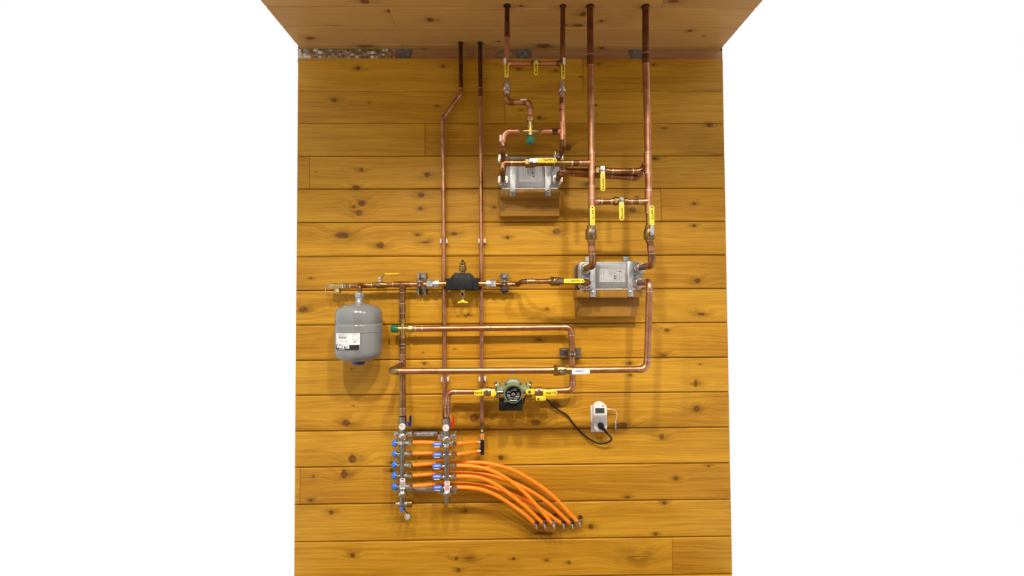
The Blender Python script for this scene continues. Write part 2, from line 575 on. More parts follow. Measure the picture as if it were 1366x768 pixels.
# ceiling of narrower boards running along the wall
YB = -2.75
cb = MB().box((XL, YB, H_CEIL + 0.02), (XR, 0.10, H_CEIL + 0.14)).build('ceiling', M['gap'])
cb['kind'] = 'structure'
CK = [(487, 2, 6, 2.6), (447, 35.4, 4, 1.4), (518, 14.5, 2, 2), (574, 26.5, 4.4, 2.6), (413, 51, 6, 1.6), (487, 61.6, 12, 1.6), (694.5, 9, 3, 2.2), (778, 18.6, 4, 3),
      (756, 33.5, 2, 1.2), (771, 34, 8, 1.6), (725, 61.5, 10, 2.6), (665, 36, 3, 1), (665, 55.5, 3, 0.8), (802, 28, 3, 1.4), (920, 41, 3, 1.4), (939, 48, 1.6, 0.8), (803, 64, 3, 1.4), (898, 2, 8, 1.6), (565, 65.6, 4, 0.7)]
CKW = []
for a, b_, c, d in CK:
    dd = MC @ Vector(((a - 683) / F, (384 - b_) / F, -1.0))
    t = (H_CEIL - ZC) / dd.y
    yy = -dd.z * t - D
    CKW.append((dd.x * t, yy, c * (-dd.z * t) / F, d * (-dd.z * t) / F * 1.7))
cj = [0.04, -0.018]
while cj[-1] > YB + 0.05:
    cj.append(cj[-1] - 0.1325)


def ceil_x(px, py):
    dd = MC @ Vector(((px - 683) / F, (384 - py) / F, -1.0))
    return dd.x * (H_CEIL - ZC) / dd.y


for i in range(len(cj) - 1):
    v1, v0 = cj[i], cj[i + 1]
    cuts = [XL] + {0: [ceil_x(537, 64)], 2: [ceil_x(524, 25)], 3: [ceil_x(884, 4)]}.get(i, []) + [XR]
    for a, b_ in zip(cuts[:-1], cuts[1:]):
        kn = [k for k in CKW if a < k[0] < b_ and v0 < k[1] < v1]
        f = random.uniform(0.94, 1.06)
        mt = wood('pale_pine_%d' % NWOOD, (0.50 * f, 0.275 * f, 0.080 * f), (0.37 * f, 0.18 * f, 0.043 * f), kn, seed=NWOOD * 1.37,
                  flat='ceiling', ring=0.8, stain=0.25, rough=0.5, streak=0.7)
        # sub-millimetre V joints along the soffit
        plank(cb, a + 0.0003, b_ - 0.0003, v0, v1, mt, flat='ceiling', th=0.02, ch=0.006, g=0.0012)
        NWOOD += 1

fl = MB().box((XL, YB, -0.06), (XR, 0.10, 0.0)).build('floor', wood('floor_oak', (0.30, 0.19, 0.09), (0.2, 0.11, 0.045), seed=91.0, flat='ceiling'))
fl['kind'] = 'structure'

wf = MB().box((XL, YB - 0.08, 0.0), (XR, YB, H_CEIL + 0.14)).build('wall_front', wood('far_wall_pine', (0.40, 0.20, 0.03), (0.26, 0.11, 0.012), seed=71.0))  # unseen wall behind the camera, added to cut ambient light and darken reflections
wf['kind'] = 'structure'

# the open slot between the top plank and the ceiling
TOPZ = JOINT[0]
tr = MB().box((XL - 0.013, 0.030, TOPZ - 0.03), (XR + 0.013, 0.038, H_CEIL)).build('trim_1', wood('slot_timber', (0.46, 0.24, 0.10), (0.28, 0.13, 0.05), seed=33.0))
tr['kind'] = 'structure'


def crumple(name, label, px0, px1, mat, amp, slant=0.0, nx=60):
    z = -0.028
    a, b_ = W(px0, 73, z).x, W(px1, 73, z).x
    zb, zt = TOPZ - 0.012, H_CEIL - 0.001
    mb = MB()
    ny = 7
    nx = max(8, int((b_ - a) / 0.008))
    vs, fs = [], []
    for j in range(ny):
        for i in range(nx):
            s = i / (nx - 1)
            e = 0 if i in (0, nx - 1) else 1
            xx = a + (b_ - a) * s + slant * (j / (ny - 1) - 0.5)
            xx = max(XL - 0.011, xx)
            vs.append((xx, 0.026 - (random.random() ** 2 * 0.55 + 0.45 * (0.5 + 0.5 * math.sin(s * (b_ - a) * 23 + 2.4 * math.sin(j * 1.3) + 2.2 * math.sin(s * 37 - j)))) * amp, zb + (zt - zb) * j / (ny - 1) + random.uniform(-1, 1) * 0.002 * (0 < j < ny - 1)))
    for j in range(ny - 1):
        for i in range(nx - 1):
            q = j * nx + i
            fs.append((q, q + 1, q + nx + 1, q + nx))
    n = len(vs)
    vs += [(v[0], 0.0295, v[2]) for v in vs[:]]
    per = [i for i in range(nx)] + [j * nx + nx - 1 for j in range(1, ny)] + [(ny - 1) * nx + i for i in range(nx - 2, -1, -1)] + [j * nx for j in range(ny - 2, 0, -1)]
    for k in range(len(per)):
        p, q = per[k], per[(k + 1) % len(per)]
        fs.append((p, q, q + n, p + n))
    o = mb.add(vs, fs).build(name, mat, None, angle=12)
    o['label'] = label
    o['category'] = 'insulation'
    return o


crumple('foil_strip', 'long crumpled silver foil strip in the slot at the top left of the wall', 395.5, 528, M['foil'], 0.007, 0.004)
crumple('foil_strip', 'small crumpled foil scrap in the ceiling slot behind the first thin riser', 663, 689, M['foil'], 0.007, 0.004)
crumple('membrane_flap', 'grey membrane flap at the right end of the long foil strip', 530, 547, M['tape'], 0.006, 0.02)
crumple('membrane_flap', 'grey membrane flap under the ceiling above the short crossover pipe', 688, 707, M['tape'], 0.008, 0.018)
crumple('membrane_flap', 'grey membrane flap in the slot beside the rightmost riser', 842, 858, M['tape'], 0.006, -0.02)

# lamps in the ceiling, in front of the wall
m_, nt_, b_ = new_mat('lamp_lens')
b_.inputs['Base Color'].default_value = (0.9, 0.9, 0.9, 1)
b_.inputs['Emission Color'].default_value = (1, 0.93, 0.80, 1)
b_.inputs['Emission Strength'].default_value = 30
for i, (lx, ly) in enumerate(LAMPS):
    t = thing('ceiling_lamp', ['round white ceiling lamp at the tank end of the row', 'round white ceiling lamp in the middle of the row', 'round white ceiling lamp at the socket end of the row'][i], 'lamp', (lx, ly, H_CEIL), 'ceiling lamps')
    MB().lathe([(0, 0.052), (0.022, 0.052), (0.026, 0.048), (0.026, 0.040), (0.012, 0.040)], (lx, ly, H_CEIL), (0, 0, -1), 28).build('lamp_ring', M['white'], t)
    MB().lathe([(0.013, 0.0395), (0.016, 0.036)], (lx, ly, H_CEIL), (0, 0, -1), 24).build('lamp_lens', m_, t)


# ------------------------------------------------------------------ pipe kit
def fillet(pts, R):
    """split a polyline into straight stretches and corner arcs"""
    pts = [Vector(p) for p in pts]
    segs, arcs = [], []
    start = pts[0]
    for i in range(1, len(pts) - 1):
        a = (pts[i - 1] - pts[i])
        b = (pts[i + 1] - pts[i])
        la, lb = a.length, b.length
        a.normalize()
        b.normalize()
        ang = math.acos(max(-1, min(1, a.dot(b))))
        t = R / math.tan(ang / 2) if ang > 0.01 else 0
        t = min(t, la * 0.49, lb * 0.49)
        r = t * math.tan(ang / 2)
        p0, p1 = pts[i] + a * t, pts[i] + b * t
        bis = (a + b).normalized()
        c = pts[i] + bis * (r / math.sin(ang / 2))
        u = (p0 - c).normalized()
        n = (p1 - c) - u * (p1 - c).dot(u)
        n.normalize()
        sweep = math.pi - ang
        arc = [c + (u * math.cos(sweep * k / 8) + n * math.sin(sweep * k / 8)) * r for k in range(9)]
        segs.append((start, p0))
        arcs.append((arc, a, b))
        start = p1
    segs.append((start, pts[-1]))
    return segs, arcs


def ring(parent, p, d, r, w=0.0022, mat='solder'):
    w *= 0.62
    d = Vector(d).normalized()
    return MB().cyl(Vector(p) - d * w, Vector(p) + d * w, r, 18).build('solder_ring', M[mat], parent)


def run(t, pts, r, mat='copper', fit='copper_fit', R=None, rings=True, skin=1.1, matlist=None):
    R = R or r * 2.3
    segs, arcs = fillet(pts, R)
    for i, (a, b) in enumerate(segs):
        if (b - a).length > 0.004:
            MB().cyl(a, b, r, 18).build('pipe', M[matlist[i] if matlist else mat], t)
    for arc, a, b in arcs:
        ext = min(r * 0.9, 0.012)
        path = [arc[0] + a * ext] + arc + [arc[-1] + b * ext]
        e = MB().tube(path, r * skin, 18).build('elbow', M[fit], t)
        if rings:
            ring(e, path[0], a, r * skin * 1.015)
            ring(e, path[-1], b, r * skin * 1.015)


def coupling(t, p, d, r, L=0.04, mat='copper_fit', rings=True):
    d = Vector(d).normalized()
    c = MB().cyl(p - d * L / 2, p + d * L / 2, r * 1.1, 18).build('coupling', M[mat], t)
    if rings:
        ring(c, p - d * L / 2, d, r * 1.12)
        ring(c, p + d * L / 2, d, r * 1.12)
    return c


def tee(t, p, d, br, r, rb=None, L=0.062, Lb=0.032, mat='copper_fit', rings=True):
    d, br = Vector(d).normalized(), Vector(br).normalized()
    rb = rb or r
    m = MB().cyl(p - d * L / 2, p + d * L / 2, r * 1.1, 18).cyl(p, p + br * Lb, rb * 1.1, 18)
    m.lathe([(r * 0.6, rb * 1.35), (r * 1.25, rb * 1.2), (r * 1.6, rb * 1.1)], p, br, 18)
    o = m.build('tee', M[mat], t)
    if rings:
        ring(o, p - d * L / 2, d, r * 1.12)
        ring(o, p + d * L / 2, d, r * 1.12)
        ring(o, p + br * Lb, br, rb * 1.12)
    return o


def collar(t, p, r):
    """dark rim of the hole where a riser passes the ceiling boards"""
    pr = [(0, r * 1.05), (0, r * 1.28), (0.003, r * 1.22), (0.003, r * 1.05)]
    MB().lathe(pr, Vector((p.x, p.y, H_CEIL)), (0, 0, -1), 20).build('ceiling_collar', M['hole'], t)


def hexnut(m, a, b, r):
    return m.cyl(a, b, r * 1.1, 6)


def grip(parent, o, d, l0, l1, w, th, mat, n=OUT, words=None, ink='ink', flip=False, tip=True):
    """flat lever grip with rounded end"""
    d, n = Vector(d).normalized(), Vector(n).normalized()
    s = n.cross(d).normalized()
    out = []
    hw = w / 2
    for k in range(9):
        a = -math.pi / 2 + math.pi * k / 8
        out.append((l1 - hw + hw * math.cos(a), hw * math.sin(a)))
    for k in range(4):
        a = math.pi / 2 + math.pi / 2 * k / 3
        out.append((l0 + 0.003 + 0.003 * math.cos(a), hw - 0.003 + 0.003 * math.sin(a)))
    for k in range(4):
        a = math.pi + math.pi / 2 * k / 3
        out.append((l0 + 0.003 + 0.003 * math.cos(a), -hw + 0.003 + 0.003 * math.sin(a)))
    g = MB().prism(out, Vector(o) - n * th / 2, d, s, n, th, 0.0018).build('grip', M[mat], parent)
    if words:
        top = Vector(o) + n * (th / 2)
        U = d if not flip else -d
        V = n.cross(U)
        ln = l1 - l0
        text(words, min(w * 0.62, ln * 0.235), top + d * (l0 + ln * (0.55 if not flip else 0.55)), U, V, M[ink], g, bold=0.0004)
        if tip:
            MB().lathe([(0, w * 0.2), (0.0006, w * 0.2)], top + d * (l1 - w * 0.42), n, 12).build('maker_dot', M[ink], g)
            for q in (0.10, 0.22):
                MB().prism(rrect(0.0028, w * 0.4, 0.001, 2), top + d * (l0 + ln * q), d, s, n, 0.0005).build('arrow_mark', M['faint_ink'], g)
    return g


def ball_valve(label, c, ax, hd, r, h0, h1, mat='brass_dark', hand='yellow', words='WATTS', group=None, n=OUT, w=0.0185, scale=1.0, ink='ink', flip=False, lift=None):
    c, ax, hd, n = Vector(c), Vector(ax).normalized(), Vector(hd).normalized(), Vector(n).normalized()
    t = thing('ball_valve', label, 'valve', c, group)
    s = scale
    MB().lathe([(-0.034 * s, r * 1.18), (-0.020 * s, r * 1.18), (-0.019 * s, r * 1.45), (-0.012 * s, r * 1.6), (0, r * 1.68), (0.012 * s, r * 1.6), (0.019 * s, r * 1.4), (0.020 * s, r * 1.18), (0.034 * s, r * 1.18)], c, ax, 20).build('valve_body', M[mat], t)
    m = MB()
    hexnut(m, c + ax * -0.024 * s, c + ax * -0.011 * s, r * 1.6)
    m.build('hex_collar', M[mat], t)
    hz = lift or (r * 1.68 + 0.012)
    MB().cyl(c + n * r * 1.2, c + n * (hz + 0.001), 0.0075 * s, 14).build('stem', M['brass'], t)
    h = MB()
    sd = n.cross(hd).normalized()
    h.prism([(-0.010 * s, -0.0085 * s), (0.010 * s, -0.0085 * s), (h0 + 0.012, -0.0055), (h0 + 0.012, 0.0055), (0.010 * s, 0.0085 * s), (-0.010 * s, 0.0085 * s)], c + n * (hz - 0.0012), hd, sd, n, 0.0028)
    ho = h.build('handle', M['nickel'], t)
    MB().cyl(c + n * (hz + 0.001), c + n * (hz + 0.008), 0.0075 * s, 6).build('stem_nut', M['nickel'], ho)
    # printed grip of the lever
    grip(t, c + n * hz, hd, h0, h1, w, 0.0075, hand, n, words, ink, flip)
    return t


def P3(px, py, z):
    return W(px, py, z)


R34, R1 = 0.0111, 0.0142
ZP, ZA, ZW = 0.297, 0.066, 0.030

# ---- the two thin risers close to the wall
def at_ceiling(px, py, z):
    p = W(px, py, z)
    return Vector((p.x, p.y, H_CEIL + 0.015))


t = thing('copper_riser', 'thin copper riser with a slanted offset near the ceiling, left of all risers', 'pipe', W(594, 560, ZW), 'thin risers against the wall')
p0, p1, p2, p3 = at_ceiling(614.5, 57, ZW), W(615, 124, ZW), W(591, 158, ZW), W(593.5, 549, ZW)
run(t, [p0, p1, p2, p3], 0.0100, R=0.035, matlist=['copper_black', 'copper', 'copper'], fit='copper')
MB().tube([p3, p3 + Vector((0, -0.006, -0.008)), p3 + Vector((0.004, -0.03, -0.012))], 0.0108, 16).build('elbow', M['copper_fit'], t)
collar(t, p0, 0.010)
coupling(t, W(615, 113, ZW), Z, 0.0098, 0.008, 'copper_black', False)


def clip(px, py, rr, label):
    c = W(px, py, ZW)
    t2 = thing('pipe_clip', label, 'pipe clip', Vector((c.x, 0, c.z)), 'white pipe clips on the thin risers')
    out = [(-rr - 0.008, 0), (-rr - 0.007, 0.012)]
    pts = [Vector((c.x - rr - 0.0035, -0.001, c.z)), Vector((c.x - rr - 0.0035, -ZW * 0.95, c.z))]
    MB().prism(rrect(0.006, 0.020, 0.0025, 3), Vector((c.x - rr - 0.004, 0, c.z)), X, Z, OUT, ZW + 0.004, 0.001).build('clip_arm', M['white'], t2)
    MB().prism(rrect(0.006, 0.020, 0.0025, 3), Vector((c.x + rr + 0.004, 0, c.z)), X, Z, OUT, ZW + 0.004, 0.001).build('clip_arm', M['white'], t2)
    MB().box((c.x - rr - 0.004, -ZW + rr + 0.001, c.z - 0.008), (c.x + rr + 0.004, -0.0005, c.z + 0.008)).build('clip_base', M['white'], t2)


clip(592, 321.5, 0.0105, 'white pipe clip on the slanted-offset riser above the black air separator')
clip(593.5, 506, 0.0105, 'white pipe clip on the slanted-offset riser below the long horizontal pipe')
t = thing('copper_riser', 'straight thin copper riser ending at the small black hose manifold', 'pipe', W(643, 574, ZW), 'thin risers against the wall')
p0, p1, p2 = at_ceiling(640.5, 57, ZW), W(641, 117, ZW), W(643, 572, ZW)
MB().cyl(p0, p1, 0.0100, 18).build('pipe', M['copper_black'], t)
MB().cyl(p1, p2, 0.0092, 18).build('pipe', M['copper'], t)
coupling(t, W(641, 124, ZW), Z, 0.0095, 0.045, 'copper_dark')
coupling(t, W(642, 243, ZW), Z, 0.0092, 0.012, 'copper_fit', False)
collar(t, p0, 0.010)
MB().lathe([(0, 0.0095), (0.010, 0.0108), (0.026, 0.0108), (0.030, 0.0125), (0.036, 0.0125)], p2 + Z * 0.03, -Z, 18).build('solder_fitting', M['brass_dark'], t)
clip(643, 321, 0.0098, 'white pipe clip on the straight thin riser above the horizontal air line')
clip(643.5, 505.5, 0.0098, 'white pipe clip on the straight thin riser just left of the green pump')

# ---- risers of the upper heat exchanger
YX = 84.5


def sticker(t, c, w, h, name='sticker'):
    MB().prism(rrect(w, h, 0.001, 2), c, X, Z, OUT, 0.0006).build(name, M['paper'], t)


t = thing('copper_riser', 'copper riser with dark upper half left of the short top crossover pipe', 'pipe', W(676.5, 104, ZP))
c0 = at_ceiling(676.5, 8, ZP)
a, b_, c = W(676.5, 30, ZP), W(676.5, 50, ZP), W(676, 108, ZP)
MB().cyl(c0, a, 0.0100, 18).build('pipe', M['copper_black'], t)
MB().cyl(a, b_, 0.0112, 18).build('coupling', M['copper_dark'], t)
MB().cyl(b_, c, 0.0102, 18).build('pipe', M['copper_pink'], t)
collar(t, c0, 0.0125)
tee(t, W(676.5, YX, ZP), Z, X, 0.0102, L=0.05, Lb=0.026, mat='copper_pink', rings=False)
sticker(t, W(673.6, 82, ZP + 0.0125), 0.011, 0.030)

t = thing('copper_riser', 'copper riser right of the short top crossover pipe running down to the upper heat exchanger', 'pipe', W(750, 128, ZP))
c0 = at_ceiling(751, 6.5, ZP)
a, b_, c = W(750.5, 60, ZP), W(750.3, 104, ZP), W(750, 128, ZP)
MB().cyl(c0, a, 0.0108, 18).build('pipe', M['copper_dark'], t)
MB().cyl(a, b_, 0.0102, 18).build('pipe', M['copper_fit'], t)
collar(t, c0, 0.0108)
tee(t, W(750.4, YX, ZP), Z, -X, 0.0102, L=0.05, Lb=0.026, mat='copper_fit', rings=False)
sticker(t, W(752.6, 82, ZP + 0.0125), 0.011, 0.032)
HXZ = 0.118
pUR = W(744.5, 213, HXZ)
pc = Vector((pUR.x + 0.002, -ZP, pUR.z))
run(t, [W(750, 122, ZP), pc, Vector((pc.x, -HXZ - 0.012, pUR.z))], 0.0112, R=0.032, matlist=['copper_pink', 'copper_fit'], rings=False)
MB().cyl(W(741.5, 207, ZP - 0.06), W(741.5, 203, ZP - 0.06), 0.008, 8).cyl(W(741.5, 203.2, ZP - 0.06), W(740.8, 200.5, ZP - 0.055), 0.0055, 12).cyl(W(741.5, 206.5, ZP - 0.06), W(746, 209.5, ZP - 0.085), 0.005, 8).build('bleed_screw', M['solder'], t)
coupling(t, W(750, 135, ZP), Z, 0.0105, 0.026, 'copper_dark', False)
coupling(t, W(750, 147, ZP), Z, 0.0112, 0.002, 'copper_black', False)
tee(t, W(749.8, 175.5, ZP), Z, -X, 0.0112, L=0.075, Lb=0.05, mat='copper_pink', rings=False)
coupling(t, W(740, 175.5, ZP), X, 0.0112, 0.028, 'copper_fit')

t = thing('crossover_pipe', 'short horizontal copper crossover pipe just under the ceiling slot', 'pipe', W(714, YX, ZP))
MB().cyl(W(685, YX, ZP), W(707, YX, ZP), 0.0095, 18).build('pipe', M['copper_pink'], t)
MB().cyl(W(721, YX, ZP), W(742, YX, ZP), 0.0095, 18).build('pipe', M['copper_pink'], t)
k = PX(ZP + 0.03)
ball_valve('small ball valve on the top crossover pipe with yellow lever hanging down', W(714.3, YX, ZP), X, -Z, 0.0078, 2.2 * k, 20.5 * k, group='yellow lever ball valves', w=0.0165, scale=0.85)
ball_valve('ball valve with upright yellow lever on the riser left of the top crossover pipe', W(676, 117, ZP), Z, Z, 0.0095, 9.6 * k, 30 * k, 'nickel', group='yellow lever ball valves', w=0.0172, flip=True)
ball_valve('ball valve with upright yellow lever on the riser right of the top crossover pipe', W(750, 119, ZP), Z, Z, 0.0095, 9.6 * k, 30 * k, 'nickel', group='yellow lever ball valves', w=0.0172, flip=True)

t = thing('copper_pipe', 'S-shaped copper pipe from the left top valve down to the upper mixing valve', 'pipe', W(707, 155, ZP))
run(t, [W(676, 122, ZP), W(676, 136.5, ZP), W(707, 136, ZP), W(707.5, 160, ZP)], 0.0112, R=0.021, mat='copper_pink', fit='copper_fit', rings=False)
MB().prism(rrect(0.026, 0.007, 0.001, 2), W(698.5, 133, ZP + 0.0115), X, Z, OUT, 0.0006).build('sticker', M['paper'], t)

# upper mixing valve
def mixing_valve(label, c, cap_dir, outs, s=1.0):
    t = thing('mixing_valve', label, 'mixing valve', c, 'thermostatic mixing valves')
    m = MB()
    for d, L_ in outs:
        m.lathe([(0, 0.0125 * s), (0.010 * s, 0.0125 * s), (L_ - 0.012, 0.0100 * s), (L_, 0.0100 * s)], c, d, 18)
    cd = Vector(cap_dir).normalized()
    m.lathe([(0, 0.0135 * s), (0.018 * s, 0.0135 * s), (0.020 * s, 0.0115 * s), (0.024 * s, 0.0115 * s)], c, cd, 18)
    m.build('valve_body', M['brass'], t)
    for d, L_ in outs:
        d = Vector(d)
        MB().lathe([(L_ - 0.006, 0.0150 * s), (L_ - 0.004, 0.0168 * s), (L_ + 0.010, 0.0168 * s), (L_ + 0.013, 0.0135 * s), (L_ + 0.018, 0.0125 * s)], c, d, 8).build('union_nut', M['brass'], t, angle=25)
    mc = MB()
    seg = 24
    prof = [(0.021 * s, 0.0150 * s), (0.024 * s, 0.0162 * s), (0.048 * s, 0.0158 * s), (0.052 * s, 0.0135 * s)]
    mc.lathe(prof, c, cd, seg)
    u = cd.orthogonal().normalized()
    w_ = cd.cross(u)
    for kk in range(12):
        a_ = 2 * math.pi * kk / 12
        o = c + (u * math.cos(a_) + w_ * math.sin(a_)) * 0.0160 * s
        mc.cyl(o + cd * 0.025 * s, o + cd * 0.047 * s, 0.0014 * s, 6)
    mc.build('green_cap', M['green'], t)['label'] = 'dark green ribbed adjusting cap'
    return t


mixing_valve('brass mixing valve with green cap pointing down, above the upper heat exchanger', W(707.3, 175.5, ZP), -Z, [(Z, 0.050), (-X, 0.036), (X, 0.036)])
t = thing('copper_pipe', 'copper pipe with elbow from the upper mixing valve to the upper heat exchanger left port', 'pipe', W(672, 200, ZP))
pUL = W(671, 213, HXZ)
pc = Vector((pUL.x, -ZP, pUL.z))
run(t, [W(692, 175.5, ZP), W(672, 175.8, ZP), pc, Vector((pc.x, -HXZ - 0.012, pUL.z))], 0.0125, R=0.026, mat='copper_pink', fit='copper_pink', rings=False, matlist=['copper_pink', 'copper_pink', 'copper_fit'])
e_ = MB().cyl(W(671.8, 196, ZP), pc + Z * 0.012, 0.0142, 18).build('elbow', M['copper_fit'], t)
sticker(t, W(667.8, 184, ZP + 0.0135), 0.009, 0.026)
t = thing('copper_pipe', 'stub of copper pipe between the upper mixing valve and the right riser tee', 'pipe', W(730, 175.5, ZP))
MB().cyl(W(722, 175.5, ZP), W(740, 175.5, ZP), 0.0115, 18).build('pipe', M['copper_pink'], t)


# ---- heat exchangers
def heat_exchanger(label, x0, x1, y0, y1, ports, straps, plate, paper, wood_label, seed):
    z1 = HXZ
    a, b_ = W(x0, y1, z1), W(x1, y0, z1)
    cx, cz = (a.x + b_.x) / 2, (a.z + b_.z) / 2
    w, h = b_.x - a.x, b_.z - a.z
    t = thing('heat_exchanger', label, 'heat exchanger', Vector((cx, -0.06, a.z)), 'plate heat exchangers on timber ledges')
    nl = 14
    for k in range(nl):     # brazed plates seen from the side
        y_ = 0.018 + k * (z1 - 0.028) / nl
        MB().prism(rrect(w - 0.004 - 0.003 * (k % 2), h - 0.003 * (k % 2), 0.02, 4), Vector((cx, -y_, cz)), X, Z, OUT, (z1 - 0.030) / nl).build('plate', M['braze'], t)
    MB().prism(rrect(w, h + 0.002, 0.02, 4), Vector((cx, -0.002, cz)), X, Z, OUT, 0.016).build('back_plate', M['plate_steel'], t)
    MB().prism(rrect(w, h + 0.002, 0.02, 5), Vector((cx, -(z1 - 0.012), cz)), X, Z, OUT, 0.012, 0.002).build('front_plate', M['plate_steel'], t)
    p, q = W(plate[0], plate[3], z1), W(plate[1], plate[2], z1)
    MB().prism(rrect(q.x - p.x, q.z - p.z, 0.004, 3), Vector(((p.x + q.x) / 2, -z1, (p.z + q.z) / 2)), X, Z, OUT, 0.003, 0.001).build('cover_plate', M['plate_steel'], t)
    p, q = W(paper[0], paper[3], z1 + .003), W(paper[1], paper[2], z1 + .003)
    lb = MB().prism(rrect(q.x - p.x, q.z - p.z, 0.001, 2), Vector(((p.x + q.x) / 2, -z1 - 0.003, (p.z + q.z) / 2)), X, Z, OUT, 0.0006).build('rating_label', M['hx_paper'], t)
    ww, hh = q.x - p.x, q.z - p.z
    m = MB()
    rnd = random.Random(seed)
    for c_ in range(9):       # columns of fine sideways print
        xx = p.x + ww * (0.07 + 0.1 * c_)
        z0_ = p.z + hh * 0.12
        while z0_ < q.z - hh * 0.12:
            l_ = hh * rnd.uniform(0.06, 0.3)
            if rnd.random() < 0.72:
                m.box((xx, -z1 - 0.0040, z0_), (xx + 0.0022, -z1 - 0.0036, min(z0_ + l_, q.z - hh * .08)))
            z0_ += l_ + 0.004
    m.build('fine_print', M['faint_ink'], lb)
    m = MB()
    for fx, fz in ((0.8, 0.83), (0.6, 0.45), (0.62, 0.28)):
        m.cyl(Vector((p.x + ww * fx, -z1 - 0.0036, p.z + hh * fz)), Vector((p.x + ww * fx, -z1 - 0.0043, p.z + hh * fz)), 0.0035, 10)
    m.build('approval_mark', M['ink'], lb)
    for px, py in ports:
        c = W(px, py, z1)
        po = MB().lathe([(0, 0.024), (0.004, 0.024), (0.006, 0.0215), (0.020, 0.0215), (0.023, 0.019), (0.036, 0.017)], c, OUT, 20).build('port', M['nickel'], t)
        MB().cyl(c + OUT * 0.008, c + OUT * 0.024, 0.0245, 6).build('union_nut', M['solder'], po)
    for q_, (px, y_a, y_b) in enumerate(straps):
        p, q = W(px, y_b, z1 + 0.002), W(px, y_a, z1 + 0.002)
        s_ = MB().prism(rrect(0.026, q.z - p.z, 0.002, 2), Vector((p.x, -z1 - 0.0035, (p.z + q.z) / 2)), X, Z, OUT, 0.0022, 0.0006)
        s_.box((p.x - 0.013, -z1 - 0.0035, q.z - 0.003), (p.x + 0.013, -0.002, q.z))
        so = s_.build('strap', M['zinc'], t)
        MB().lathe([(0, 0.007), (0.003, 0.0065), (0.0045, 0.003)], Vector((p.x, -z1 - 0.0055, p.z + 0.021)), OUT, 10).build('screw', M['nickel'], so)
    # bead of sealant along the ledge
    m = MB()
    pts = [Vector((a.x + w * (0.03 + 0.94 * k_ / 30), -z1 - 0.001 + 0.001 * rnd.random(), a.z + 0.001)) for k_ in range(31)]
    m.tube(pts, [0.0018 + 0.0016 * rnd.random() for _ in pts], 6)
    m.build('sealant_bead', M['sealant'], t)
    return t, a, b_


def bracket(label, lx0, lx1, ly0, ly1, bx0, bx1, by1, seed, dents, top):
    zf, zb = 0.1165, 0.066
    a, b_ = W(lx0, ly1, zf), W(lx1, ly0, zf)
    ztop = top - 0.0015
    t = thing('timber_bracket', label, 'bracket', Vector(((a.x + b_.x) / 2, 0, W(bx0, by1, zb).z)), 'timber brackets under the heat exchangers')
    wm = wood('bracket_pine_%d' % seed, (0.36, 0.18, 0.032), (0.22, 0.098, 0.013), seed=seed, stain=0.35)
    MB().prism([(-(b_.x - a.x) / 2, 0), ((b_.x - a.x) / 2, 0), ((b_.x - a.x) / 2, ztop - a.z), (-(b_.x - a.x) / 2, ztop - a.z)], Vector(((a.x + b_.x) / 2, -0.0005, a.z)), X, Z, OUT, zf, 0.0012).build('ledge', wm, t)
    c, d = W(bx0, by1, zb), W(bx1, by1, zb)
    bo = MB().prism([(0, 0), (d.x - c.x, 0), (d.x - c.x, a.z - c.z), (0, a.z - c.z)], Vector((c.x, -0.0005, c.z)), X, Z, OUT, zb, 0.0015).build('backing_board', wm, t)
    for px, py in dents:
        p = W(px, py, zb)
        MB().lathe([(-0.001, 0.0042), (0.0006, 0.0042), (0.0004, 0.002)], p, OUT, 10).build('screw', M['hole'], bo)


hx1, a1, _ = heat_exchanger('upper steel plate heat exchanger on a timber ledge, partly hidden by a crossing pipe', 667.5, 746.5, 209, 252, [(671, 213), (671, 241), (744.5, 213), (743.5, 240)],
                            [(684, 210, 261.5), (731, 210, 261.5)], (689.5, 725.5, 212, 250.5), (692.5, 723, 217, 242.5), '', 5)
bracket('two-board timber bracket carrying the upper heat exchanger', 666.8, 747, 252.5, 262.3, 667, 746.5, 288, 41, [(676, 274.5), (704, 272.8), (733, 274.5)], a1.z)
# blue sticker beside the right strap
p = W(736.5, 235, HXZ)
o = MB().prism([(-0.004, -0.008), (0.006, 0.003), (-0.004, 0.008)], p, X, Z, OUT, 0.001).build('blue_sticker', M['blue'], hx1)
hx2, a2, _ = heat_exchanger('lower steel plate heat exchanger with full white label on a timber ledge', 771.5, 857, 349, 386, [(781, 358), (780, 377.5), (853, 357.5), (851, 377.5)],
                            [(790.8, 349, 396), (840.8, 348.5, 395.5)], (795, 836, 352, 384.5), (799.5, 833.5, 359, 376), '', 9)
bracket('two-board timber bracket carrying the lower heat exchanger above the long vertical pipe', 770, 857, 386, 397, 769.5, 853.5, 422, 47, [(782.6, 405.2), (809.5, 406.6), (837.6, 406.8)], a2.z)
for px, py in ((784.5, 368.8), (847.3, 367.3)):
    MB().prism(rrect(0.009, 0.008, 0.002, 3), W(px, py, HXZ), X, Z, OUT, 0.0008).build('green_sticker', M['green'], hx2)
for px in (781, 831.5):
    p = W(px, 349, 0.03)
    MB().prism([(0, 0), (0.026, 0), (0.026, 0.024), (0, 0.024)], p, X, Z, OUT, 0.0025).box((p.x, -0.05, p.z), (p.x + 0.026, -0.002, p.z + 0.003)).build('wall_tab', M['zinc'], hx2)

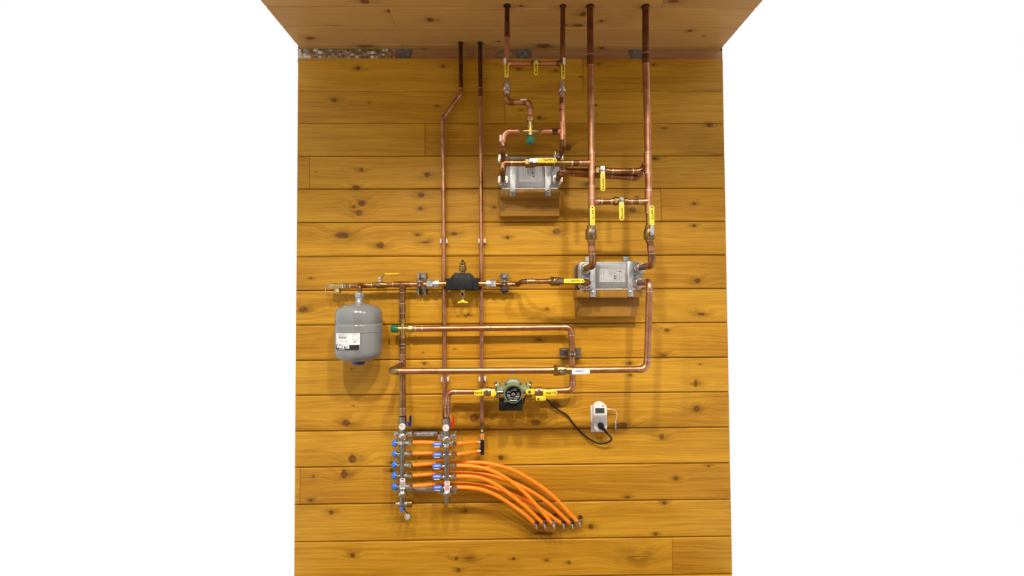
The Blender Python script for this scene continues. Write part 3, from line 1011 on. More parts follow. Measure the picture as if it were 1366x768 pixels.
# ---- main risers to the lower heat exchanger
t = thing('copper_riser', 'thick copper riser with yellow lever valve, feeding the lower heat exchanger left port', 'pipe', W(789, 300, ZP), 'thick risers')
c0 = at_ceiling(787, 8, ZP)
a, b_, c = W(787.6, 74, ZP), W(787.8, 88, ZP), W(789.5, 305, ZP)
MB().cyl(c0, a, 0.0132, 20).build('pipe', M['copper_dark'], t)
cp = coupling(t, (a + b_) / 2, Z, 0.0134, (a - b_).length, 'copper_dark')
MB().cyl(b_, c, R1 * 0.95, 20).build('pipe', M['copper'], t)
collar(t, c0, 0.0135)
tee(t, W(789.2, 217.5, ZP), Z, -X, 0.0140, 0.0125, L=0.085, Lb=0.05, mat='copper')
coupling(t, W(789.5, 257, ZP), Z, 0.0138, 0.05, 'copper')
tee(t, W(789.6, 269, ZP), Z, X, 0.0136, 0.0122, L=0.05, Lb=0.03, mat='copper', rings=False)
t = thing('copper_riser', 'rightmost thick copper riser with yellow lever valve, feeding the lower heat exchanger right port', 'pipe', W(866, 300, ZP), 'thick risers')
c0 = at_ceiling(861, 8, ZP)
a, b_, c = W(861.4, 72, ZP), W(861.7, 86.5, ZP), W(866.5, 305, ZP)
MB().cyl(c0, a, 0.0135, 20).build('pipe', M['copper_dark'], t)
coupling(t, (a + b_) / 2, Z, 0.0136, (a - b_).length, 'copper_dark')
MB().cyl(b_, c, R1 * 0.97, 20).build('pipe', M['copper'], t)
collar(t, c0, 0.0138)
tee(t, W(864, 218, ZP), Z, (-0.35, 0.93, -0.15), 0.0142, 0.0135, L=0.088, Lb=0.02, mat='copper')
tee(t, W(865.2, 269, ZP), Z, -X, 0.0140, 0.0122, L=0.095, Lb=0.036, mat='copper')
t = thing('crossover_pipe', 'horizontal copper crossover pipe between the two thick risers above the lower heat exchanger', 'pipe', W(828, 269, ZP))
MB().cyl(W(797, 269, ZP), W(822, 269, ZP), 0.0120, 18).build('pipe', M['copper_fit'], t)
MB().cyl(W(833, 269, ZP), W(857, 269, ZP), 0.0120, 18).build('pipe', M['copper_fit'], t)
for px in (802.5, 815, 842, 852):
    ring(t, W(px, 269, ZP), X, 0.0130, 0.003)
k = PX(ZP + 0.035)
ball_valve('ball valve with yellow lever hanging down on the crossover between the thick risers', W(826.5, 268.3, ZP), X, -Z, 0.0105, 4.2 * k, 28.5 * k, group='yellow lever ball valves', w=0.0195)
ball_valve('ball valve with upright yellow lever on the left thick riser above the lower heat exchanger', W(788.3, 311.5, ZP), Z, Z, 0.0138, 9.5 * k, 36 * k, group='yellow lever ball valves', w=0.0195, flip=True)
ball_valve('ball valve with upright yellow lever on the rightmost thick riser', W(866, 311.5, ZP), Z, Z, 0.0138, 9.5 * k, 36 * k, group='yellow lever ball valves', w=0.0195, flip=True)
for pts, lab, port in (((788, 316), 'copper pipe from the left thick riser valve into the lower heat exchanger', (781, 358)),
                       ((866.3, 316), 'copper pipe from the rightmost riser valve into the lower heat exchanger', (853, 357.5))):
    t = thing('copper_pipe', lab, 'pipe', W(pts[0], pts[1], ZP))
    q = W(port[0], port[1], HXZ)
    pc = Vector((q.x, -ZP, q.z))
    run(t, [W(pts[0], pts[1], ZP), pc, Vector((q.x, -HXZ - 0.03, q.z))], 0.0138, R=0.036, mat='copper_fit')
    qa = W(pts[0], pts[1], ZP)
    coupling(t, qa.lerp(pc, 0.42), qa - pc, 0.0136, 0.022, 'copper', False)

# ---- loop of the upper exchanger to the thick risers
t = thing('copper_pipe', 'horizontal copper pipe crossing in front of the upper heat exchanger', 'pipe', W(720, 217.5, ZP))
q = W(671, 241, HXZ)
run(t, [Vector((q.x, -HXZ - 0.03, q.z)), Vector((q.x, -ZP, q.z)), Vector((q.x, -ZP, W(672, 217.5, ZP).z)), W(700, 217.5, ZP)], 0.0125, R=0.0165, mat='copper_fit', rings=False)
ring(t, W(682.5, 217.5, ZP), X, 0.0138, 0.0035)
MB().cyl(W(716, 217.5, ZP), W(782, 217.5, ZP), 0.0122, 18).build('pipe', M['copper_fit'], t)
tee(t, W(751, 217.5, ZP), X, (0, 0.6, -0.8), 0.0122, 0.0115, L=0.075, Lb=0.03, mat='brass_dark')
for px in (763, 775.5):
    ring(t, W(px, 217.5, ZP), X, 0.0136, 0.004)
ball_valve('ball valve with yellow lever lying along the pipe in front of the upper heat exchanger', W(708.5, 217.3, ZP), X, X, 0.0118, 7.2 * k, 34.2 * k, group='yellow lever ball valves', w=0.0195)
ZQ, ZR = 0.262, 0.232
t = thing('copper_pipe', 'upper of two stacked copper pipes passing behind the left thick riser', 'pipe', W(800, 228.5, ZQ))
run(t, [W(751, 219, ZP - 0.01), W(751.5, 228.5, ZQ), W(797, 228.5, ZQ)], 0.0130, R=0.012, mat='copper_fit', rings=False)
run(t, [W(808, 228.5, ZQ), W(855.5, 228.5, ZQ), W(863.5, 217, ZP - 0.012)], 0.0130, R=0.026, mat='copper_fit', rings=False)
for px in (817, 844):
    ring(t, W(px, 228.5, ZQ), X, 0.0140, 0.003)
k2 = PX(ZQ + 0.035)
ball_valve('ball valve with yellow lever hanging down just right of the left thick riser', W(801.5, 228, ZQ), X, -Z, 0.0125, 5.5 * k2, 31 * k2, group='yellow lever ball valves', w=0.0195)
t = thing('copper_pipe', 'lower of two stacked copper pipes leaving the upper heat exchanger right port', 'pipe', W(780, 237, ZR))
q = W(743.5, 240, HXZ)
run(t, [Vector((q.x, -HXZ - 0.03, q.z)), Vector((q.x, -ZR, q.z)), W(851, 237, ZR), W(859, 226, ZQ - 0.004)], 0.0134, R=0.027, mat='copper_fit')
qa, qb = Vector((q.x, -ZR, q.z)), W(851, 237, ZR)
for fr in (0.17, 0.40, 0.66):
    ring(t, qa.lerp(qb, fr), qb - qa, 0.0145, 0.003)

# ---- feed line through the air separator
YA = 379.3
ZL = 0.215
t = thing('copper_pipe', 'copper pipe from the right strut clamp to the lower heat exchanger left port', 'pipe', W(690, YA, ZA))
q = W(780, 377.5, HXZ)
pe = Vector((q.x, -ZL, q.z))
run(t, [W(661, YA, ZA), W(690.5, YA, ZA), W(697, 375.5, ZL - 0.05), W(736, 375, ZL)], 0.0112, R=0.02, mat='copper_fit', rings=False)
run(t, [W(748, 375, ZL), pe, Vector((q.x, -HXZ - 0.03, q.z))], 0.0128, R=0.026, mat='copper_fit', rings=True)
coupling(t, W(708, 375.2, 0.19), X, 0.0112, 0.03, 'copper', True)
coupling(t, W(682, YA, ZA), X, 0.0108, 0.028, 'copper', True)
k3 = PX(ZL + 0.03)
ball_valve('ball valve with yellow lever lying along the pipe left of the lower heat exchanger', W(742, 375.2, ZL), X, X, 0.0118, 9 * k3, 36.5 * k3, group='yellow lever ball valves', w=0.0185)


def strut_clamp(label, c, vert, r, L):
    """short slotted strut channel on the wall with a two-half pipe clamp"""
    t = thing('strut_clamp', label, 'pipe clamp', Vector((c.x, 0, c.z)), 'strut clamps holding the pipes')
    U, V = (X, Z) if vert else (Z, X)
    hw, zt = 0.0205, 0.041
    o = Vector((c.x, -0.0005, c.z)) - V * L / 2
    th = 0.003
    prof = [(-hw, 0), (hw, 0), (hw, zt), (hw - 0.009, zt), (hw - 0.009, zt - 0.006), (hw - th, zt - 0.006 + 0.003), (hw - th, th), (-hw + th, th), (-hw + th, zt - 0.003), (-hw + 0.009, zt - 0.006), (-hw + 0.009, zt), (-hw, zt)]
    n = len(prof)
    vs = []
    for e in (0, 1):
        for a_, h_ in prof:
            vs.append(o + U * a_ + OUT * h_ + V * (L * e))
    fs = [(i, (i + 1) % n, n + (i + 1) % n, n + i) for i in range(n)]
    fs += [(0, 1, 6, 7), (1, 2, 5, 6), (2, 3, 4, 5), (7, 8, 11, 0), (8, 9, 10, 11)]
    fs += [tuple(n + i for i in f) for f in fs[-5:]]
    MB().add(vs, fs).build('strut_channel', M['steel_dull'], t)
    for s_ in (-1, 1):
        MB().cyl(Vector((c.x, -0.0035, c.z)) + V * s_ * L * 0.34, Vector((c.x, -0.010, c.z)) + V * s_ * L * 0.34, 0.008, 6).build('bolt_head', M['zinc'], t)
    for s_ in (-1, 1):
        m = MB()
        vs, fs = [], []
        for k in range(13):
            a_ = math.pi * k / 12
            for rr in (r + 0.0005, r + 0.0035):
                for e in (-0.013, 0.013):
                    vs.append(c + V * s_ * math.sin(a_) * rr + OUT * math.cos(a_) * rr + U * e)
        for k in range(12):
            b_ = k * 4
            fs += [(b_, b_ + 1, b_ + 5, b_ + 4), (b_ + 2, b_ + 6, b_ + 7, b_ + 3), (b_, b_ + 4, b_ + 6, b_ + 2), (b_ + 1, b_ + 3, b_ + 7, b_ + 5)]
        fs += [(0, 2, 3, 1), (48, 49, 51, 50)]
        m.add(vs, fs)
        e0 = c + OUT * (r + 0.002) + V * s_ * 0.0035
        m.prism(rrect(0.026, 0.003, 0.001, 1), e0, U, V, OUT, 0.017)
        m.build('clamp_half', M['brass_dark'], t)
    bb = c + OUT * (r + 0.011)
    MB().cyl(bb - V * 0.012, bb + V * 0.012, 0.0035, 8).cyl(bb + V * 0.006, bb + V * 0.011, 0.0068, 6).cyl(bb - V * 0.011, bb - V * 0.006, 0.0068, 6).build('clamp_bolt', M['zinc'], t)
    return t


strut_clamp('vertical strut clamp on the air line left of the black air separator', W(561, YA - 1.5, ZA), True, 0.0114, 0.104)
strut_clamp('vertical strut clamp on the air line right of the black air separator', W(672.8, YA - 2, ZA), True, 0.0114, 0.096)

t = thing('copper_pipe', 'horizontal copper pipe above the expansion tank, from relief valve to left union', 'pipe', W(520, YA, ZA))
YB2 = 381
run(t, [W(461, YB2 + 0.6, ZA), W(547, YA, ZA)], 0.0108, mat='copper_fit')
run(t, [W(545, YA, ZA), W(573, YA, ZA)], 0.0108, mat='copper')
coupling(t, W(464.5, YB2 + 0.5, ZA), X, 0.0112, 0.024, 'copper_fit')
tee(t, W(480, YB2, ZA), X, OUT, 0.0112, L=0.06, Lb=0.03, mat='copper_fit', rings=False)
coupling(t, W(493, YB2 - 0.4, ZA), X, 0.0112, 0.024, 'copper')
tee(t, W(537, YA, ZA), X, -Z, 0.0128, 0.0138, L=0.084, Lb=0.038, mat='copper_fit')
ZT = 0.122
t = thing('copper_pipe', 'short copper elbow dropping from the tank line to the expansion tank', 'pipe', W(480, 392, ZT))
pt = W(479.8, 391, ZT)
tb = W(480, YB2, ZA)
run(t, [Vector((pt.x, -ZA - 0.025, tb.z)), Vector((pt.x, -ZT, tb.z)), pt], 0.0100, R=0.018, mat='copper', rings=False)

# relief valve
c = W(450, 383, ZA)
t = thing('relief_valve', 'brass pressure relief valve with thin lever at the left end of the tank line', 'valve', c)
m = MB().lathe([(-0.036, 0.0125), (-0.034, 0.0165), (-0.006, 0.0165), (-0.004, 0.014), (0.014, 0.0135), (0.018, 0.016), (0.026, 0.016)], c + Z * 0.004, X, 18)
m.lathe([(0, 0.0155), (0.016, 0.0150), (0.020, 0.0165), (0.030, 0.0165)], c + Z * 0.002, -Z, 16)
m.build('valve_body', M['brass'], t)
MB().cyl(c + X * 0.027 + Z * 0.004, c + X * 0.034 + Z * 0.004, 0.0175, 6).build('union_nut', M['nickel'], t)
pl = W(440, 376, ZA + 0.004)
MB().tube([c + Vector((-0.030, -0.016, 0.012)), c + Vector((-0.042, -0.017, 0.010)), c + Vector((-0.0455, -0.018, -0.004)), c + Vector((-0.047, -0.018, -0.030))], 0.0022, 8).build('lever', M['nickel'], t)

# small service valve with thin lever
c = W(507.5, YB2 - 1, ZA)
t = thing('service_valve', 'small brass service valve with thin yellow-edged lever above the expansion tank', 'valve', c)
MB().lathe([(-0.034, 0.0125), (-0.022, 0.0125), (-0.020, 0.0145), (0, 0.0165), (0.018, 0.0145), (0.022, 0.0125), (0.034, 0.0125)], c, X, 18).build('valve_body', M['brass_dark'], t)
MB().lathe([(0, 0.010), (0.020, 0.010), (0.021, 0.0065), (0.028, 0.0065), (0.028, 0.011), (0.036, 0.011)], c, Z, 8).build('stem', M['nickel'], t)
s0 = c + Z * 0.031
MB().prism([(0, 0), (0.002, 0.003), (0.022, 0.022), (0.022, 0.018)], s0 + OUT * -0.007, X, Z, OUT, 0.014).build('lever', M['steel_dull'], t)
MB().prism([(0.020, 0.0175), (0.021, 0.0225), (0.088, 0.0235), (0.088, 0.0205)], s0 + OUT * -0.009, X, Z, OUT, 0.018, 0.001).build('grip', M['yellow'], t)

# unions beside the separator
for lab, xs in (('zinc hex union with brass stub left of the black air separator', (570, 578, 580.5, 586, 597)), ('zinc hex union with brass stub right of the black air separator', (661.5, 655, 654, 649, 638))):
    c = W(xs[1], YA - 1, ZA)
    t = thing('pipe_union', lab, 'union', c, 'unions beside the air separator')
    ya = YA - 0.8
    MB().cyl(W(xs[0], ya, ZA), W(xs[1], ya, ZA), 0.0225, 6).build('hex_nut', M['zinc'], t, angle=20)
    MB().cyl(W(xs[2], ya, ZA), W(xs[3], ya, ZA), 0.0185, 8).cyl(W(xs[1], ya, ZA), W(xs[2], ya, ZA), 0.0150, 16).build('tail_nut', M['zinc'], t, angle=20)
    MB().cyl(W(xs[3], ya, ZA), W(xs[4], ya, ZA), 0.0125, 18).build('brass_stub', M['brass'], t)

# air separator
c = W(617.6, 379, ZA)
t = thing('air_separator', 'black insulated air separator with brass vent on top and yellow drain handle below', 'air separator', c)
k4 = PX(ZA + 0.02)
out = [(-21.5, -7.8), (21.5, -7.8), (21.5, 7.8), (17, 7.8), (15.6, 8.4), (11.4, 13.6), (9.8, 14.6), (-9.8, 14.6), (-11.4, 13.6), (-15.6, 8.4), (-17, 7.8), (-21.5, 7.8)]
out = [(a_ * k4, b_ * k4) for a_, b_ in out]
MB().prism(out, c - OUT * 0.03, X, Z, OUT, 0.066, 0.006).build('insulation_shell', M['foam'], t, angle=25)
out2 = [(-13.5, -7.2), (13.5, -7.2), (13.5, 6), (9, 12), (-9, 12), (-13.5, 6)]
MB().prism([(a_ * k4, b_ * k4) for a_, b_ in out2], c + OUT * 0.034, X, Z, OUT, 0.010, 0.005).build('shell_boss', M['foam'], t, angle=25)
for s_ in (-1, 1):
    MB().lathe([(0, 0.0275), (0.012, 0.0275)], c + X * (s_ * 18 * k4), X * s_, 20).build('shell_end', M['foam'], t)
cv = c + OUT * 0.012 + Z * 14.2 * k4
MB().lathe([(0, 0.010), (0.010, 0.010), (0.011, 0.0165), (0.020, 0.0175), (0.032, 0.0175), (0.034, 0.0150), (0.048, 0.0135), (0.054, 0.009)], cv, Z, 18).build('air_vent', M['brass_dark'], t)
MB().cyl(cv + Z * 0.054, cv + Z * 0.063, 0.0055, 12).build('vent_cap', M['black'], t)
MB().cyl(cv + Z * 0.043 + OUT * 0.0120, cv + Z * 0.043 + OUT * 0.0145, 0.0055, 12).build('vent_hole', M['black'], t)
cd_ = c + OUT * 0.014 - Z * 7.8 * k4
MB().lathe([(0, 0.0145), (0.007, 0.0145), (0.008, 0.0105), (0.016, 0.0105), (0.030, 0.0100), (0.032, 0.006), (0.046, 0.0055)], cd_, -Z, 14).build('drain_valve', M['brass'], t)
sp_ = MB().lathe([(0, 0.0105), (0.014, 0.0105), (0.016, 0.0080)], cd_ - Z * 0.020, OUT, 16).build('drain_spout', M['brass'], t)
MB().cyl(cd_ - Z * 0.020 + OUT * 0.0155, cd_ - Z * 0.020 + OUT * 0.0168, 0.0072, 14).build('spout_opening', M['black'], sp_)
MB().prism([(-0.024, 0.006), (-0.022, 0.000), (-0.010, 0.002), (0, 0.004), (0.010, 0.002), (0.022, 0.000), (0.024, 0.006), (0.010, 0.010), (0.004, 0.016), (-0.004, 0.016), (-0.010, 0.010)],
           cd_ - Z * 0.062 - OUT * 0.005, X, Z, OUT, 0.010, 0.002).build('wing_handle', M['yellow'], t)

# ---- expansion tank
kt = PX(ZT - 0.0)
ct = W(479, 443, ZT)
RT = 30.6 * (D - ZT) / F * 0.985
ztop, zbot = W(479, 404.5, ZT).z, W(479, 481, ZT).z
zs = lambda py: W(479, py, ZT).z
t = thing('expansion_tank', 'grey steel expansion tank hanging from the tank line', 'tank', Vector((ct.x, -ZT, zbot)))
prof = []
for py, r_ in ((404.3, 0.012), (404.8, 0.035), (406.2, 0.060), (408.6, 0.080), (411.5, 0.093), (414.5, 0.1), (418, 0.1035), (428.5, 0.1035), (429.6, 0.1015), (431.0, 0.1005), (432.4, 0.1015), (433.5, 0.1045), (440.4, 0.1045), (440.6, 0.1065), (441.8, 0.1065), (442.0, 0.1045), (467.5, 0.1045), (471.5, 0.1025), (474.8, 0.096), (477.4, 0.086), (479.4, 0.072), (480.6, 0.05), (481.2, 0.02)):
    prof.append((zs(py), r_ / 0.1045 * RT))
MB().lathe([(zz, r_) for zz, r_ in prof], Vector((ct.x, -ZT, 0)), Z, 48).build('tank_shell', M['tank'], t, angle=30)
MB().lathe([(0, 0.018), (0.006, 0.0185), (0.012, 0.014), (0.026, 0.013)], Vector((ct.x, -ZT, zs(404.8))), Z, 16).build('threaded_neck', M['zinc'], t)
MB().cyl(Vector((ct.x, -ZT, zs(399))), Vector((ct.x, -ZT, zs(395.8))), 0.0150, 12).cyl(Vector((ct.x, -ZT, zs(402))), Vector((ct.x, -ZT, zs(398))), 0.0150, 6).cyl(Vector((ct.x, -ZT, zs(396.2))), Vector((ct.x, -ZT, zs(390))), 0.0205, 6).build('hex_reducer', M['zinc'], t, angle=25)
MB().lathe([(0, 0.033), (0.006, 0.031), (0.016, 0.024), (0.018, 0.010)], Vector((ct.x + 0.002, -ZT - 0.01, zs(480.6))), -Z, 24).build('valve_cap', M['blue_dark'], t)
# wrapped label
rl = RT * 1.0 + 0.0008


def on_tank(px, py, lift=0.0):
    xr = (px - 479) * (D - ZT - RT * 0.9) / F
    rr = rl + lift
    s_ = max(-0.98, min(0.98, xr / rr))
    return Vector((ct.x + rr * s_, -ZT - rr * math.sqrt(1 - s_ * s_), zs_l(py)))


def zs_l(py):
    return W(479, py, ZT + RT * 0.93).z


def wrap(name, x0, x1, y0, y1, mat, parent, lift, n=12):
    vs, fs = [], []
    for i in range(n + 1):
        px = x0 + (x1 - x0) * i / n
        vs += [on_tank(px, y0, lift), on_tank(px, y1, lift), on_tank(px, y1, lift - 0.0006), on_tank(px, y0, lift - 0.0006)]
    for i in range(n):
        b0 = i * 4
        for j in range(4):
            fs.append((b0 + j, b0 + (j + 1) % 4, b0 + 4 + (j + 1) % 4, b0 + 4 + j))
    fs += [(0, 1, 2, 3), (n * 4 + 3, n * 4 + 2, n * 4 + 1, n * 4)]
    return MB().add(vs, fs).build(name, mat, parent)


lab = wrap('paper_label', 455.4, 490, 444, 467, M['paper'], t, 0.0)
wrap('brand_band', 455.6, 489.8, 459.6, 466.8, M['ink'], lab, 0.0006)


def tank_text(body, size, px, py, mat, bold=0.0):
    kk = (D - ZT - RT * 0.9) / F
    text(body, size, (0, 0, 0), X, Z, mat, lab, bend=lambda a_, b_: on_tank(px + a_ / kk, py - b_ / kk, 0.0012), bold=bold)


tank_text('WATTS', 0.0185, 467.4, 462.4, M['white_ink'], 0.0012)
tank_text('Model ETX - 15', 0.0068, 467.3, 446.4, M['ink'])
tank_text('Expansion Tank', 0.0068, 467.3, 448.5, M['ink'])
mb_ = MB()
for k_ in range(11):
    a_, b_ = on_tank(461.4 + 1.06 * k_, 449.9, 0.0010), on_tank(462.2 + 1.06 * k_, 451.0, 0.0010)
    mb_.add([a_, (b_.x, b_.y, a_.z), b_, (a_.x, a_.y, b_.z)], [(0, 1, 2, 3)])
mb_.build('bold_print', M['ink'], lab)
mb_ = MB()
for k_ in range(9):
    a_, b_ = on_tank(462.6 + 0.95 * k_, 465.2, 0.0014), on_tank(463.2 + 0.95 * k_, 466.0, 0.0014)
    mb_.add([a_, (b_.x, b_.y, a_.z), b_, (a_.x, a_.y, b_.z)], [(0, 1, 2, 3)])
mb_.build('band_print', M['white_ink'], lab)
m = MB()
for x0_, x1_, py in ((457, 478, 452.6), (463.5, 473, 454.1), (466, 475, 455.5), (463, 476, 457.2), (457, 459, 457.3), (481, 488, 445.6), (482, 487.5, 454.8), (482, 486, 456.2)):
    a_, b_ = on_tank(x0_, py - 0.25, 0.0010), on_tank(x1_, py + 0.25, 0.0010)
    m.add([a_, (b_.x, b_.y, a_.z), b_, (a_.x, a_.y, b_.z)], [(0, 1, 2, 3)])
m.build('fine_print', M['faint_ink'], lab)
m = MB()
for x0_, x1_, y0_, y1_ in ((481, 488, 447.4, 447.7), (481, 488, 453.3, 453.6), (481, 481.3, 447.4, 453.6), (487.7, 488, 447.4, 453.6), (483.5, 485.5, 449.6, 449.9), (482, 487, 451.4, 451.7)):
    a_, b_ = on_tank(x0_, y0_, 0.0010), on_tank(x1_, y1_, 0.0010)
    m.add([a_, (b_.x, b_.y, a_.z), b_, (a_.x, a_.y, b_.z)], [(0, 1, 2, 3)])
m.build('pressure_diagram', M['faint_ink'], lab)

# ---- supply column at the left
YM = 438.3
t = thing('copper_pipe', 'vertical copper pipe between the tank line tee and the lower mixing valve', 'pipe', W(537, 425, ZA))
run(t, [W(537, 384, ZA), W(536.8, 430, ZA)], 0.0136, mat='copper_fit')
coupling(t, W(536.9, 411, ZA), Z, 0.0134, 0.045, 'copper_fit')
mixing_valve('brass mixing valve with green cap pointing left, right of the expansion tank', W(537, YM, ZA), -X, [(Z, 0.034), (-Z, 0.034), (X, 0.036)], 1.02)
t = thing('copper_pipe', 'vertical copper pipe from the lower mixing valve down to the left manifold', 'pipe', W(537, 556, ZA))
run(t, [W(537, 446, ZA), W(537.3, 554, ZA)], 0.0142, mat='copper_fit')
coupling(t, W(537, 461, ZA), Z, 0.0128, 0.016, 'copper')
tee(t, W(537.1, 484.2, ZA), Z, OUT, 0.0140, L=0.082, Lb=0.03, mat='copper')
coupling(t, W(537.2, 548, ZA), Z, 0.0142, 0.03, 'copper')

YN, ZN = 493.5, 0.272
t = thing('copper_pipe', 'long thick copper pipe dropping from the lower heat exchanger and running left across the wall', 'pipe', W(700, YN, ZN))
q = W(851, 377.5, HXZ)
pk = W(863, 492.3, ZN)
p_left = W(523.5, 495.0, ZN)
p_left.x = W(537.1, 484.5, ZA).x
run(t, [Vector((q.x, -HXZ - 0.03, q.z)), Vector((q.x + 0.003, -ZN, q.z)), pk, W(756, 493.6, ZN)], 0.0136, R=0.030, mat='copper', fit='copper')
run(t, [W(740, 493.8, ZN), p_left, Vector((p_left.x, -ZA - 0.028, p_left.z))], 0.0138, R=0.028, mat='copper', fit='brass_dark', matlist=['copper', 'copper_fit'])
k5 = PX(ZN + 0.03)
ball_valve('large brass ball valve with white lever on the long thick pipe', W(748, 493.6, ZN), X, X, 0.0132, 13 * k5, 37 * k5, 'brass', 'white', None, w=0.0215, scale=1.25, ink='blue_ink', lift=0.042)

wl = [o for o in bpy.data.objects if o.name.startswith('grip') and o.parent and 'white lever' in o.parent.get('label', '')][0]
m = MB()
lz = ZN + 0.042 + 0.0038
for k_ in range(7):
    m.prism(rrect(0.0032, 0.0062, 0.0008, 1), W(767.8 + 1.5 * k_, 495, lz), X, Z, OUT, 0.0005)
for a_, b_, w_, h_ in ((772, 493.2, 0.016, 0.0012), (778.6, 493.6, 0.007, 0.003), (763.6, 494.2, 0.0012, 0.009), (765.2, 494.2, 0.0012, 0.006)):
    m.prism(rrect(w_, h_, 0.0004, 1), W(a_, b_, lz), X, Z, OUT, 0.0005)
m.build('blue_print', M['blue_ink'], wl)
t = thing('copper_pipe', 'horizontal copper pipe from the lower mixing valve turning down to the pump', 'pipe', W(700, 437, ZA))
YO = 521.6
run(t, [W(551, 438.4, ZA), W(762.2, 436.3, ZA), W(763.8, YO - 1.5, ZA), W(722, YO, ZA)], 0.0137, R=0.026, mat='copper', fit='copper')
for px in (564, 555):
    ring(t, W(px, 438.4, ZA), X, 0.0152, 0.004)
coupling(t, W(651, 437.3, ZA), X, 0.0137, 0.012, 'steel_dull', False)
strut_clamp('horizontal strut clamp on the pipe just above the white lever valve', W(762.6, 471.5, ZA), False, 0.0142, 0.098)

# ---- pump and its isolation valves
cp = W(684.5, 519.5, 0.08)
t = thing('circulation_pump', 'green circulation pump with black round nameplate and black terminal box', 'pump', cp)
zf = 0.195
cf = W(684.8, 526, zf)
ax = Vector((cf.x, 0, cf.z))
m = MB().lathe([(0.028, 0.030), (0.036, 0.044), (0.080, 0.046), (0.098, 0.048), (0.108, 0.048), (0.114, 0.040)], Vector((cf.x, 0, cf.z)), OUT, 32)
m.build('volute', M['pump_green'], t)
MB().lathe([(0.108, 0.040), (0.165, 0.0395), (0.185, 0.0405), (0.193, 0.039), (0.1955, 0.0355), (0.1935, 0.0350)], Vector((cf.x, 0, cf.z)), OUT, 40).build('motor_housing', M['pump_green'], t)
for a_ in (45, 135, 225, 315):
    o = ax + OUT * 0.100 + Vector((math.cos(math.radians(a_)), 0, math.sin(math.radians(a_)))) * 0.048
    b0 = MB().cyl(o, o + OUT * 0.012, 0.008, 12).build('bolt_boss', M['pump_green'], t)
    MB().cyl(o + OUT * 0.012, o + OUT * 0.019, 0.0045, 6).build('bolt', M['steel_dull'], b0)
for k_ in range(10):
    a_ = math.radians(36 * k_ + 10)
    d_ = Vector((math.cos(a_), 0, math.sin(a_)))
    MB().prism([(0.112, 0.0385), (0.160, 0.0385), (0.155, 0.0425), (0.117, 0.0425)], ax - OUT.cross(d_) * 0.001, OUT, d_, OUT.cross(d_), 0.002).build('cooling_fin', M['pump_green'], t)
npl = MB().lathe([(0.1930, 0.0345), (0.1945, 0.0345)], ax, OUT, 40).build('nameplate', M['black'], t)
fp = ax + OUT * 0.1945
m = MB()
for dx, dz, w_ in ((-0.018, 0.014, 0.022), (-0.020, 0.009, 0.016), (-0.022, 0.000, 0.013), (-0.021, -0.006, 0.015), (0.021, 0.006, 0.014), (0.021, -0.001, 0.013), (0.018, -0.008, 0.018), (-0.012, -0.015, 0.02), (0.012, -0.016, 0.02), (0.008, 0.024, 0.016), (0.003, 0.019, 0.024)):
    m.prism(rrect(w_, 0.0014, 0.0004, 1), fp + Vector((dx, 0, dz)), X, Z, OUT, 0.0004)
for k_ in range(9):
    m.prism(rrect(0.0026, 0.0046, 0.0006, 1), fp + Vector((-0.0150 + 0.00375 * k_, 0, -0.0265 + 0.0016 * abs(k_ - 4) / 4)), X, Z, OUT, 0.0004)
m.build('fine_print', M['white_ink'], npl)
MB().lathe([(0.1945, 0.0085), (0.1985, 0.0082), (0.2, 0.006)], ax, OUT, 20).build('bleed_screw', M['steel_dull'], t)
for s_ in (-1, 1):
    MB().lathe([(0.030, 0.022), (0.052, 0.018), (0.066, 0.018)], Vector((cp.x, -0.080, cp.z)), X * s_, 20).build('pump_neck', M['pump_green'], t)
    fo = MB().prism(rrect(0.050, 0.074, 0.018, 5), Vector((cp.x + s_ * 0.064, -0.080, cp.z)), Y, Z, X * s_, 0.011, 0.001).build('pump_flange', M['pump_green'], t)
    MB().prism(rrect(0.048, 0.072, 0.018, 5), Vector((cp.x + s_ * 0.075, -0.080, cp.z)), Y, Z, X * s_, 0.009, 0.001).build('valve_flange', M['brass_dark'], fo)
    for e in (-1, 1):
        MB().cyl(Vector((cp.x + s_ * 0.059, -0.080, cp.z + e * 0.027)), Vector((cp.x + s_ * 0.089, -0.080, cp.z + e * 0.027)), 0.005, 6).build('flange_bolt', M['steel_dull'], fo)
b0, b1 = W(665.4, 548, 0.175), W(697, 535.6, 0.175)
tbx = MB().prism(rrect(b1.x - b0.x, b1.z - b0.z, 0.004, 3), Vector(((b0.x + b1.x) / 2, -0.085, (b0.z + b1.z) / 2)), X, Z, OUT, 0.09, 0.003).build('terminal_box', M['black'], t)
MB().prism(rrect(0.060, 0.006, 0.001, 2), Vector(((b0.x + b1.x) / 2 + 0.002, -0.100, b1.z + 0.002)), X, Z, OUT, 0.076).build('box_gasket', M['pump_green'], t)
MB().cyl(Vector((b0.x + 0.014, -0.176, b1.z + 0.0005)), Vector((b0.x + 0.014, -0.176, b1.z + 0.003)), 0.004, 8).build('cable_gland', M['black'], tbx)

